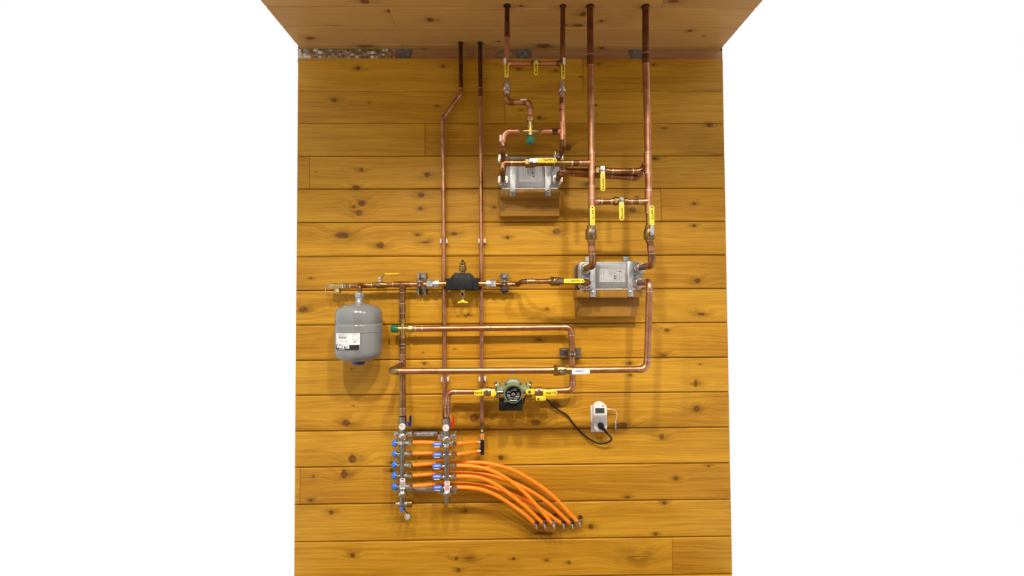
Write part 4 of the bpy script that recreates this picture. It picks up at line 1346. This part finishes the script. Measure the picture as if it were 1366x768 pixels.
ZV = 0.080
zh = ZV + 0.033
kv = PX(zh)
cl = W(649.5, 521.6, ZV)
t = thing('isolation_valve', 'brass isolation valve with two yellow grips left of the green pump', 'valve', cl, 'pump isolation valves')
MB().lathe([(-0.034, 0.0150), (-0.020, 0.0150), (-0.018, 0.0195), (0, 0.0215), (0.018, 0.0195), (0.021, 0.015), (0.040, 0.015)], cl, X, 20).build('valve_body', M['brass'], t)
MB().cyl(cl + OUT * 0.015, cl + OUT * 0.033, 0.0125, 6).cyl(cl + OUT * 0.033, cl + OUT * 0.040, 0.008, 6).build('stem_nut', M['nickel'], t, angle=20)
g0 = W(650, 523.8, zh)
hb = MB().prism(rrect(0.036, 0.010, 0.002, 2), g0 + OUT * -0.001, X, Z, OUT, 0.0025).build('lever', M['steel_dull'], t)
grip(t, g0, -X, 4.6 * kv, 17.6 * kv, 7.2 * kv, 0.008, 'yellow', OUT, 'WATTS', flip=True, tip=False)
grip(t, W(650, 524.6, zh), X, 5.0 * kv, 12.4 * kv, 7.6 * kv, 0.008, 'yellow', OUT, None)
cl2 = W(667, 523, ZV + 0.02)
MB().lathe([(0, 0.006), (0.018, 0.006), (0.018, 0.009), (0.026, 0.009)], W(663, 523, ZV + 0.03), X, 10).build('drain_screw', M['nickel'], t)
cr_ = W(718.8, 521.6, ZV)
t = thing('isolation_valve', 'brass isolation valve with yellow grips right of the green pump', 'valve', cr_, 'pump isolation valves')
MB().lathe([(-0.045, 0.0150), (-0.022, 0.0150), (-0.018, 0.0195), (0, 0.0215), (0.018, 0.0195), (0.021, 0.015), (0.034, 0.015)], cr_, X, 20).build('valve_body', M['brass'], t)
MB().cyl(cr_ + OUT * 0.015, cr_ + OUT * 0.033, 0.0135, 6).cyl(cr_ + OUT * 0.033, cr_ + OUT * 0.038, 0.009, 6).build('stem_nut', M['nickel'], t, angle=20)
MB().prism(rrect(0.040, 0.010, 0.002, 2), W(719.5, 523, zh), X, Z, OUT, 0.0025).build('lever', M['steel_dull'], t)
grip(t, W(719, 524.2, zh), X, 5.4 * kv, 24.4 * kv, 7.0 * kv, 0.008, 'yellow', OUT, 'WATTS', tip=False)
gg = grip(t, W(719, 522.3, zh), -X, 5.6 * kv, 18 * kv, 7.0 * kv, 0.008, 'yellow', OUT, None)
MB().cyl(W(706.4, 522.5, zh + 0.0035), W(706.4, 522.5, zh + 0.0065), 0.0066, 6).build('hex_opening', M['ink'], gg)
dv = W(719, 531, ZV)
MB().lathe([(0, 0.012), (0.026, 0.012), (0.028, 0.008), (0.036, 0.008)], cr_, -Z, 14).build('drain_tail', M['brass_dark'], t)
MB().cyl(dv + OUT * 0.0, dv + OUT * 0.034, 0.008, 12).build('drain_stem', M['brass_dark'], t)
gg = grip(t, W(715.5, 531.2, zh), X, -0.5 * kv, 13 * kv, 6.2 * kv, 0.007, 'yellow', OUT, None)
MB().cyl(W(718, 531.8, zh + 0.003), W(718, 531.8, zh + 0.0055), 0.005, 6).build('hex_opening', M['ink'], gg)

t = thing('copper_pipe', 'copper pipe with elbow from the left pump valve down to the right manifold', 'pipe', W(597, 556, ZA))
ZM2 = 0.105
run(t, [W(640, YO + 0.8, ZV), W(597.5, 522.4, ZV), W(595.8, 556, ZM2 - 0.012)], 0.0128, R=0.026, mat='copper', fit='copper')
coupling(t, W(596.2, 547, ZM2 - 0.016), Z, 0.0142, 0.035, 'copper')

# ---- manifolds
def bar_manifold(label, x, ztop_px, zb_px, z, rows, side, lever, gauge, lab_px, lab_ink):
    px2 = PX(z)
    top = W(x[0], ztop_px, z)
    bot = W(x[1], zb_px, z)
    ax = (bot - top).normalized()
    t = thing('manifold', label, 'manifold', bot, 'heating manifolds')
    MB().cyl(top + ax * 0.01, bot - ax * 0.01, 0.0128, 24).build('manifold_bar', M['steel_dull'], t)
    return t, top, bot


ZML, ZMR = 0.070, 0.108


def wall_of(px, py, z):
    return W(px, py, z)


def manifold(label, xt, xb, z, y_nut, y_gauge, y_f1, y_f2, rows, knob_x, knob, nut_x, lever, lever_px, lab_y, lab_ink):
    t = thing('manifold', label, 'manifold', W(xb, y_f2, z), 'heating manifolds')
    X_ = lambda py: xt + (xb - xt) * (py - y_nut) / (y_f2 - y_nut)
    p = lambda py, dz=0: W(X_(py), py, z + dz)
    MB().cyl(p(y_f1), p(y_f2), 0.0122, 24).build('manifold_bar', M['steel_dull'], t)
    # thread nut, valve body and thermometer at the top
    MB().cyl(p(y_nut - 4), p(y_nut + 4.5), 0.0175, 8).cyl(p(y_nut + 4), p(y_f1 - 10), 0.0150, 18).cyl(p(y_f1 - 10.5), p(y_f1 - 3), 0.0165, 8).build('end_valve', M['steel_dull'], t, angle=25)
    g = Vector(p(y_gauge - 0.0, 0.028)) + X * (-0.002)
    go = MB().lathe([(-0.014, 0.006), (-0.003, 0.007), (-0.003, 0.0145), (0.003, 0.0150), (0.0045, 0.0138)], g, OUT, 24).build('thermometer', M['white'], t)
    MB().prism([(-0.0012, -0.002), (0.0012, -0.002), (0.0006, 0.009), (-0.0006, 0.009)], g + OUT * 0.0046, (Vector((0.75, 0, 0.66))).normalized(), (Vector((-0.66, 0, 0.75))).normalized(), OUT, 0.0008).build('needle', M['ink'], go)
    m = MB()
    for a_ in range(-120, 121, 30):
        d_ = Vector((math.sin(math.radians(a_)), 0, math.cos(math.radians(a_))))
        m.prism([(-0.0004, 0.0095), (0.0004, 0.0095), (0.0004, 0.0120), (-0.0004, 0.0120)], g + OUT * 0.0046, OUT.cross(d_), d_, OUT, 0.0003)
    m.build('dial_mark', M['faint_ink'], go)
    # lever at the right of the end valve
    lx, ly = lever_px
    l0 = W(lx, ly, z)
    MB().cyl(p(ly) , l0, 0.006, 10).cyl(l0 - X * 0.016, l0 - X * 0.004, 0.0085, 6).build('lever_stem', M['nickel'], t)
    lo = [(-0.008, -0.010), (0.006, -0.010), (0.009, -0.007), (0.009, 0.034), (0.007, 0.038), (0.004, 0.038), (0.0015, 0.034), (0.000, 0.010), (-0.008, 0.006)]
    MB().prism(lo, l0 - OUT * 0.007, X, Z, OUT, 0.014, 0.002).build('lever', M[lever], t)
    # flanges
    for yf in (y_f1, y_f2):
        MB().lathe([(-0.016, 0.0138), (-0.008, 0.0180), (-0.004, 0.0205), (0.006, 0.0205), (0.010, 0.0165), (0.016, 0.0138)], p(yf), Z, 24).build('flange_nut', M['nickel'], t)
    MB().cyl(p(y_f1 + 6.5), p(y_f1 + 10.5), 0.0150, 8).build('bar_ring', M['nickel'], t, angle=25)
    for r_, py in enumerate(rows):
        c_ = p(py)
        kx, ky = knob_x[r_]
        kp = W(kx, ky, z + (0.0 if knob == 'dome' else 0.02))
        if knob == 'dome':
            ko = MB().lathe([(0, 0.0165), (0.004, 0.0175), (0.010, 0.0168), (0.016, 0.0130), (0.020, 0.0070), (0.021, 0.001)], Vector((kp.x + 0.010, c_.y, kp.z)), -X, 24).build('blue_cap', M['blue'], t)
            MB().cyl(Vector((kp.x + 0.008, c_.y, kp.z)), Vector((c_.x, c_.y, kp.z)), 0.0065, 12).cyl(Vector((kp.x + 0.016, c_.y, kp.z)), Vector((kp.x + 0.024, c_.y, kp.z)), 0.0085, 6).build('cap_stem', M['nickel'], ko)
        else:
            o = Vector((kp.x, c_.y, kp.z))
            dirx = -X
            ko = MB().lathe([(-0.020, 0.007), (-0.018, 0.0100), (-0.008, 0.0122), (0.008, 0.0122), (0.018, 0.0085), (0.021, 0.005)], o, dirx, 20).build('flow_meter', M['blue'], t)
            for e in (-0.5, 0.5):
                MB().prism(rrect(0.026, 0.0026, 0.001, 2), o + OUT * 0.0110 + Z * e * 0.013, X, Z, OUT, 0.0012).build('white_scale', M['white_ink'], ko)
            MB().prism(rrect(0.010, 0.004, 0.001, 2), o + OUT * 0.0121, X, Z, OUT, 0.0012).build('red_mark', M['red_ink'], ko)
            MB().cyl(o + X * 0.018, Vector((c_.x, c_.y, kp.z)), 0.0065, 12).cyl(o + X * 0.019, o + X * 0.027, 0.0088, 6).build('meter_stem', M['nickel'], ko)
        nx, ny = nut_x[r_]
        np_ = W(nx, ny, z)
        no_ = Vector((np_.x, c_.y, np_.z))
        MB().cyl(Vector((c_.x, c_.y, np_.z)), no_, 0.0088, 12).cyl(no_ - X * 0.014, no_ - X * 0.002, 0.0112, 8).cyl(no_ - X * 0.001, no_ + X * 0.012, 0.0142, 6).build('outlet_nut', M['nickel'], t, angle=25)
    a_, b_ = p(lab_y - 7.2, 0.0128), p(lab_y + 7.2, 0.0128)
    lb = MB().prism(rrect(0.0235, a_.z - b_.z, 0.002, 2), (a_ + b_) / 2, X, Z, OUT, 0.001).build('paper_tag', M['paper'], t)
    m = MB()
    ink_m = M[lab_ink]
    cc = (a_ + b_) / 2 + OUT * 0.001
    m.prism(rrect(0.011, 0.0034, 0.0008, 1), cc + Z * 0.019, X, Z, OUT, 0.0004)
    for r_ in range(5):
        m.prism(rrect(0.0018, 0.026, 0.0006, 1), cc + X * (-0.0075 + r_ * 0.0038) - Z * 0.004, X, Z, OUT, 0.0003)
    m.build('tag_print', ink_m, lb)
    return t, p


rowsL = [590.8, 605.3, 620.0, 634.3, 648.5]
rowsR = [592.5, 607, 621.8, 636.3, 650.8]
tl, pL = manifold('left manifold bar with round blue caps and blue lever, below the mixing valve column', 537.2, 537.0, ZML, 559, 568.8, 581, 657.5, rowsL,
                  [(526.3, 590.8), (526.3, 605), (525.8, 619.8), (525.8, 634.2), (525.8, 648.6)], 'dome', [(546, 590.5), (546.3, 605), (546, 620), (546.3, 634), (546.8, 648)],
                  'blue_dark', (546.0, 565), 645, 'ink')
trm, pR = manifold('right manifold bar with blue flow meters and red lever, below the pump line', 595.3, 596.5, ZMR, 561.5, 570.5, 584.5, 657, rowsR,
                   [(582.6, 594.8), (582.6, 608.8), (582.0, 624), (582.2, 638.4), (583, 653)], 'meter', [(605.2, 591.5), (605.2, 606.5), (606, 621), (605.6, 635.6), (606.4, 650)],
                   'red', (603.2, 566), 648.5, 'red_ink')
MB().cyl(pR(660), pR(670), 0.0150, 8).lathe([(0, 0.012), (0.022, 0.010)], pR(660), -Z, 16).build('end_plug', M['steel_dull'], trm, angle=25)
# drain group under the left manifold
ce = pL(671.6)
MB().cyl(pL(660), pL(671), 0.0140, 18).build('drain_tube', M['steel_dull'], tl)
dg = MB().lathe([(-0.030, 0.0075), (-0.020, 0.0078), (-0.019, 0.0105), (0.012, 0.0105), (0.014, 0.0125), (0.022, 0.0125)], ce, X, 18).build('drain_cock', M['nickel'], tl)
MB().lathe([(0.022, 0.0155), (0.026, 0.0165), (0.032, 0.0155), (0.036, 0.0165), (0.044, 0.0155), (0.045, 0.012)], ce, X, 20).build('drain_cap', M['brass_dark'], dg)
MB().prism([(-0.0085, 0), (0.0085, 0), (0.0075, -0.016), (0.0, -0.026), (-0.006, -0.026)], ce - Z * 0.012 - OUT * 0.005, X, Z, OUT, 0.012, 0.002).build('drain_key', M['blue'], dg)
q0 = W(540.5, 679, ZML + 0.01)
q1 = W(543.8, 688, ZML)
MB().tube([ce + Vector((0.006, -0.008, -0.014)), (q0 + q1) / 2 + X * 0.002, q1 + Z * 0.008], 0.0022, 8).build('cap_strap', M['black'], dg)
wc = MB().lathe([(-0.004, 0.0148), (0.004, 0.0148), (0.006, 0.0138), (0.006, 0.0118), (0.002, 0.0115)], q1, Vector((-0.15, -1, 0.12)), 24).build('hanging_cap', M['nickel'], dg)
MB().lathe([(0.0022, 0.0112), (0.003, 0.0112)], q1, Vector((-0.15, -1, 0.12)), 20).build('cap_seal', M['black'], wc) if False else None

# brackets joining the two bars
for lab, yl, yr in (('upper steel bracket joining the two manifold bars', 580, 583), ('lower steel bracket joining the two manifold bars', 653.5, 656.5)):
    cB = W(568, yl - 1, 0.020)
    t = thing('manifold_bracket', lab, 'bracket', Vector((cB.x, 0, cB.z)), 'manifold brackets')
    a_, b_ = W(531, yl, 0.020), W(602, yl, 0.020)
    pm = W(567.5, yl - 1, 0.03)
    w_ = 31 * PX(0.03)
    pl_ = MB().prism(rrect(w_, 0.018, 0.002, 2), Vector((pm.x, -0.0005, pm.z)), X, Z, OUT, 0.034, 0.002).build('bracket_plate', M['zinc'], t)
    MB().prism(rrect(w_ * 0.42, 0.003, 0.001, 2), Vector((pm.x, -0.0345, pm.z + 0.002)), X, Z, OUT, 0.0012).build('pressed_rib', M['nickel'], pl_)
    for e in (-1, 1):
        MB().cyl(Vector((pm.x + e * w_ * 0.42, -0.0345, pm.z)), Vector((pm.x + e * w_ * 0.42, -0.038, pm.z)), 0.0055, 6).build('bracket_bolt', M['steel_dull'], pl_)
    for (px, py, zz) in ((537, yl, ZML), (596, yr, ZMR)):
        c_ = W(px, py, zz)
        for e in (-1, 1):
            o = Vector((c_.x + e * 0.030, -(zz - 0.010), c_.z))
            tb_ = MB().prism(rrect(0.022, 0.020, 0.002, 2), o, X, Z, OUT, 0.004, 0.001)
            tb_.box((o.x - 0.005, -(zz - 0.010), o.z - 0.003), (o.x + 0.005, -0.0005, o.z + 0.003))
            to = tb_.build('bracket_tab', M['zinc'], t)
            MB().cyl(o + OUT * 0.004, o + OUT * 0.006, 0.0038, 6).build('bracket_bolt', M['steel_dull'], to)

# ---- orange hoses
def spline(pts, n=8):
    pts = [Vector(p) for p in pts]
    ext = [pts[0] * 2 - pts[1]] + pts + [pts[-1] * 2 - pts[-2]]
    out = []
    for i in range(1, len(ext) - 2):
        p0, p1, p2, p3 = ext[i - 1:i + 3]
        for k in range(n):
            s = k / n
            out.append(0.5 * ((2 * p1) + (p2 - p0) * s + (2 * p0 - 5 * p1 + 4 * p2 - p3) * s * s + (3 * p1 - p0 - 3 * p2 + p3) * s ** 3))
    out.append(pts[-1])
    return out


RH = 0.0088
HG = 'orange heating hoses'


def hose(label, pts, wall_end=True, r=RH):
    t = thing('heating_hose', label, 'hose', pts[-1], HG)
    MB().tube(spline(pts), r, 14).build('hose_tube', M['orange'], t)
    if wall_end:
        e = Vector(pts[-1])
        d = (e - Vector(pts[-2])).normalized()
        fo = MB().cyl(e - d * 0.002, e + d * 0.010, 0.0100, 6).lathe([(0.010, 0.008), (0.018, 0.0085)], e, d, 12).build('end_fitting', M['nickel'], t, angle=25)
        c_ = e + d * 0.016
        w_ = Vector((c_.x + 0.010, 0, c_.z + 0.004))
        fo2 = MB().tube([c_, c_ + Vector((0.006, 0.008, -0.002)), Vector((w_.x, c_.y + 0.02, w_.z)), w_ + Vector((0, -0.001, 0))], 0.0078, 12).build('wall_elbow', M['copper_fit'], t)
        MB().cyl(Vector((w_.x, c_.y + 0.014, w_.z)), Vector((w_.x, c_.y + 0.022, w_.z)), 0.0105, 6).build('lock_ring', M['nickel'], fo2)
        MB().prism(rrect(0.020, 0.0035, 0.001, 2), Vector((w_.x, 0, w_.z + 0.016)), X, Z, OUT, 0.022).build('clip_tooth', M['copper_dark'], fo2)
        o2 = c_ + Vector((0.004, -0.002, -0.012))
        MB().cyl(c_, o2, 0.0048, 8).cyl(o2, o2 + Vector((0, 0, -0.006)), 0.0062, 6).build('bleed_nipple', M['solder'], fo2)
    return t


def HP(lst, z0, z1):
    n = len(lst)
    return [W(a_, b_, z0 + (z1 - z0) * (i / (n - 1)) ** (1.3 if z0 > 0.09 else 0.9)) for i, (a_, b_) in enumerate(lst)]


hose('orange hose from the lowest right outlet to the leftmost wall fitting', HP([(609, 649.5), (628, 650.5), (645, 653.5), (663, 661), (682, 673), (698, 684.5), (711.5, 696.5)], ZMR, 0.055))
hose('orange hose from the second lowest right outlet to the second wall fitting', HP([(609, 635), (628, 635.3), (645, 638.5), (662, 646.5), (680, 659), (703, 677.5), (722.8, 696.5)], ZMR, 0.058))
hose('orange hose from the middle right outlet crossing the others to the third wall fitting', HP([(609, 620.8), (628, 621.5), (648, 625), (670, 634.5), (692, 650), (714, 672), (735.3, 697)], ZMR, 0.062))
ZB_ = ZML
hose('orange hose from the lowest left-bar outlet to the fourth wall fitting', HP([(551, 648), (590, 645.5), (625, 645.5), (655, 650), (685, 659.5), (718, 677), (747.5, 697)], ZB_, 0.028))
hose('orange hose from the second lowest left-bar outlet to the fifth wall fitting', HP([(551, 634), (590, 631.5), (625, 631), (655, 634.5), (690, 645.5), (728, 668), (759.5, 697)], ZB_, 0.030))
hose('outermost orange hose arching from the middle left outlet to the rightmost wall fitting', HP([(551, 620), (590, 617.5), (625, 616.4), (655, 618.8), (690, 629.5), (733, 657.5), (769.5, 695)], ZB_, 0.034))
hose('short orange hose from the top left outlet ending behind the right manifold', [W(551, 590, ZML), W(570, 590, ZML), W(586, 591, 0.06), W(597, 593, 0.03), W(601, 594.5, 0.001)], False)
hose('short orange hose from the second left outlet ending behind the right manifold', [W(551, 604.6, ZML), W(570, 604.2, ZML), W(586, 604.5, 0.06), W(597, 606, 0.03), W(601, 607.5, 0.001)], False)
zk = 0.040
hose('short orange hose from the top right outlet to the black hose manifold', [W(609, 591.2, ZMR), W(622, 590.4, 0.09), W(637.5, 589.6, zk)], False, 0.0082)
hose('short orange hose from the second right outlet to the black hose manifold', [W(609, 606, ZMR), W(622, 604, 0.09), W(637.5, 601.6, zk)], False, 0.0082)

t = thing('hose_manifold', 'small black hose manifold with two side outlets under the straight thin riser', 'manifold', W(643.5, 606, zk))
MB().lathe([(0, 0.0085), (0.002, 0.0092), (W(643.5, 586, zk).z - W(643.5, 606, zk).z, 0.0092)], W(643.5, 606, zk), Z, 18).build('manifold_bar', M['black'], t)
MB().cyl(W(643.4, 586.5, zk), W(643.4, 583, zk), 0.0090, 14).cyl(W(643.2, 579.5, zk), W(643.1, 576.5, zk), 0.0085, 14).build('neck', M['nickel'], t)
MB().cyl(W(643.3, 583.2, zk), W(643.2, 579.3, zk), 0.0105, 18).build('orange_ring', M['orange'], t)
MB().tube([W(643.1, 576.8, zk), W(643, 574, ZW + 0.004), W(643, 572, ZW)], 0.0098, 14).build('riser_socket', M['brass_dark'], t)
for py in (589.6, 601.6):
    MB().cyl(W(642, py, zk), W(637, py, zk), 0.0055, 12).cyl(W(640.2, py, zk), W(638, py, zk), 0.0098, 14).build('side_outlet', M['nickel'], t)

# ---- socket, timer and cords
p0, p1 = W(788.2, 576, 0.008), W(809, 540.8, 0.008)
t = thing('wall_socket', 'white wall socket plate behind the plug-in thermostat', 'socket', Vector(((p0.x + p1.x) / 2, 0, p0.z)))
MB().prism(rrect(p1.x - p0.x, p1.z - p0.z, 0.004, 3), Vector(((p0.x + p1.x) / 2, -0.0005, (p0.z + p1.z) / 2)), X, Z, OUT, 0.010, 0.002).build('socket_plate', M['white'], t)
zt_ = 0.045
q0, q1 = W(792.2, 576, zt_), W(810, 537, zt_)
w_, h_ = q1.x - q0.x, q1.z - q0.z
ctm = Vector(((q0.x + q1.x) / 2, -0.0105, (q0.z + q1.z) / 2))
t = thing('plug_thermostat', 'white plug-in thermostat with grey display, mounted on the wall socket', 'thermostat', ctm - Z * h_ / 2)
out = []
r_ = w_ / 2
for k_ in range(15):
    a_ = math.pi * k_ / 14
    out.append((r_ * math.cos(a_), h_ / 2 - 0.028 + 0.028 * math.sin(a_)))
for k_ in range(15):
    a_ = math.pi + math.pi * k_ / 14
    out.append((r_ * math.cos(a_) * 1.0, -h_ / 2 + 0.024 + 0.024 * math.sin(a_)))
hs = MB().prism(out, ctm, X, Z, OUT, zt_ - 0.0105, 0.004).build('housing', M['white'], t)
za = zt_
a_, b_ = W(794.2, 551.2, za), W(806.4, 544, za)
MB().prism(rrect(b_.x - a_.x, b_.z - a_.z, 0.001, 2), Vector(((a_.x + b_.x) / 2, -za + 0.0002, (a_.z + b_.z) / 2)), X, Z, OUT, 0.001).build('display', M['lcd'], t)
for k_ in range(5):
    MB().prism(rrect(0.0045, 0.0028, 0.001, 2), W(794.4 + 3 * k_, 554.3, za), X, Z, OUT, 0.0016).build('button', M['hx_paper'], t)
MB().prism(rrect(0.008, 0.006, 0.0025, 3), W(804.4, 541, za), X, Z, OUT, 0.0006).build('red_logo', M['red_ink'], t)
cs = W(801.3, 567.5, za)
MB().lathe([(0, 0.0215), (0.0012, 0.0215), (0.0012, 0.0195), (0.0002, 0.0190)], cs, OUT, 28).build('socket_rim', M['white'], t)

t = thing('power_cord', 'black power cord drooping from the pump to the plug in the thermostat', 'cord', cs)
MB().lathe([(0.001, 0.0150), (0.010, 0.0150), (0.016, 0.0125), (0.018, 0.008)], cs, OUT, 24).build('plug', M['black'], t)
d0 = cs + OUT * 0.010
d1 = W(807, 574, za + 0.008)
d2 = W(810.5, 578.5, za + 0.004)
MB().tube([d0, (d0 + d1) / 2, d1, d2], [0.0095, 0.0085, 0.0065, 0.0042], 12).build('strain_relief', M['black'], t)
cpath = [d2, W(815.5, 584, 0.040), W(814, 588, 0.034), W(806, 591.2, 0.026), W(797, 590.8, 0.018), W(785, 584.5, 0.012), W(773, 574.5, 0.010), W(763.5, 563, 0.010), W(757, 554.5, 0.010), W(747, 548, 0.012), W(738, 541.5, 0.020), W(731, 534, 0.030), W(725, 529.5, 0.034), W(716, 526, 0.030), W(706, 526, 0.026), W(699.5, 531, 0.05), W(698.3, 537, 0.09), W(694, 541, 0.115)]
MB().tube(spline(cpath, 6), 0.0040, 10).build('cable', M['rubber'], t)

t = thing('sensor_probe', 'thin white sensor lead with metal tip hanging right of the plug-in thermostat', 'sensor', W(821, 578, 0.012))
MB().lathe([(0, 0.0038), (0.014, 0.003)], W(809.6, 545.6, 0.028), X, 10).build('jack', M['white'], t)
sp2 = [W(813, 545.4, 0.028), W(817, 545.8, 0.025), W(821, 548, 0.02), W(823.2, 552.5, 0.014), W(822.3, 558, 0.010), W(821.2, 562, 0.008)]
MB().tube(spline(sp2, 6), 0.0013, 8).build('lead', M['white'], t)
MB().lathe([(0, 0.0022), (0.003, 0.0032), (0.034, 0.0036), (0.036, 0.0030)], W(821.2, 561.5, 0.008), W(821, 572, 0.008) - W(821.2, 561.5, 0.008), 10).build('probe_sleeve', M['white'], t)
MB().cyl(W(821, 571.5, 0.008), W(821, 578.5, 0.008), 0.0027, 10).build('probe_tip', M['steel_dull'], t)
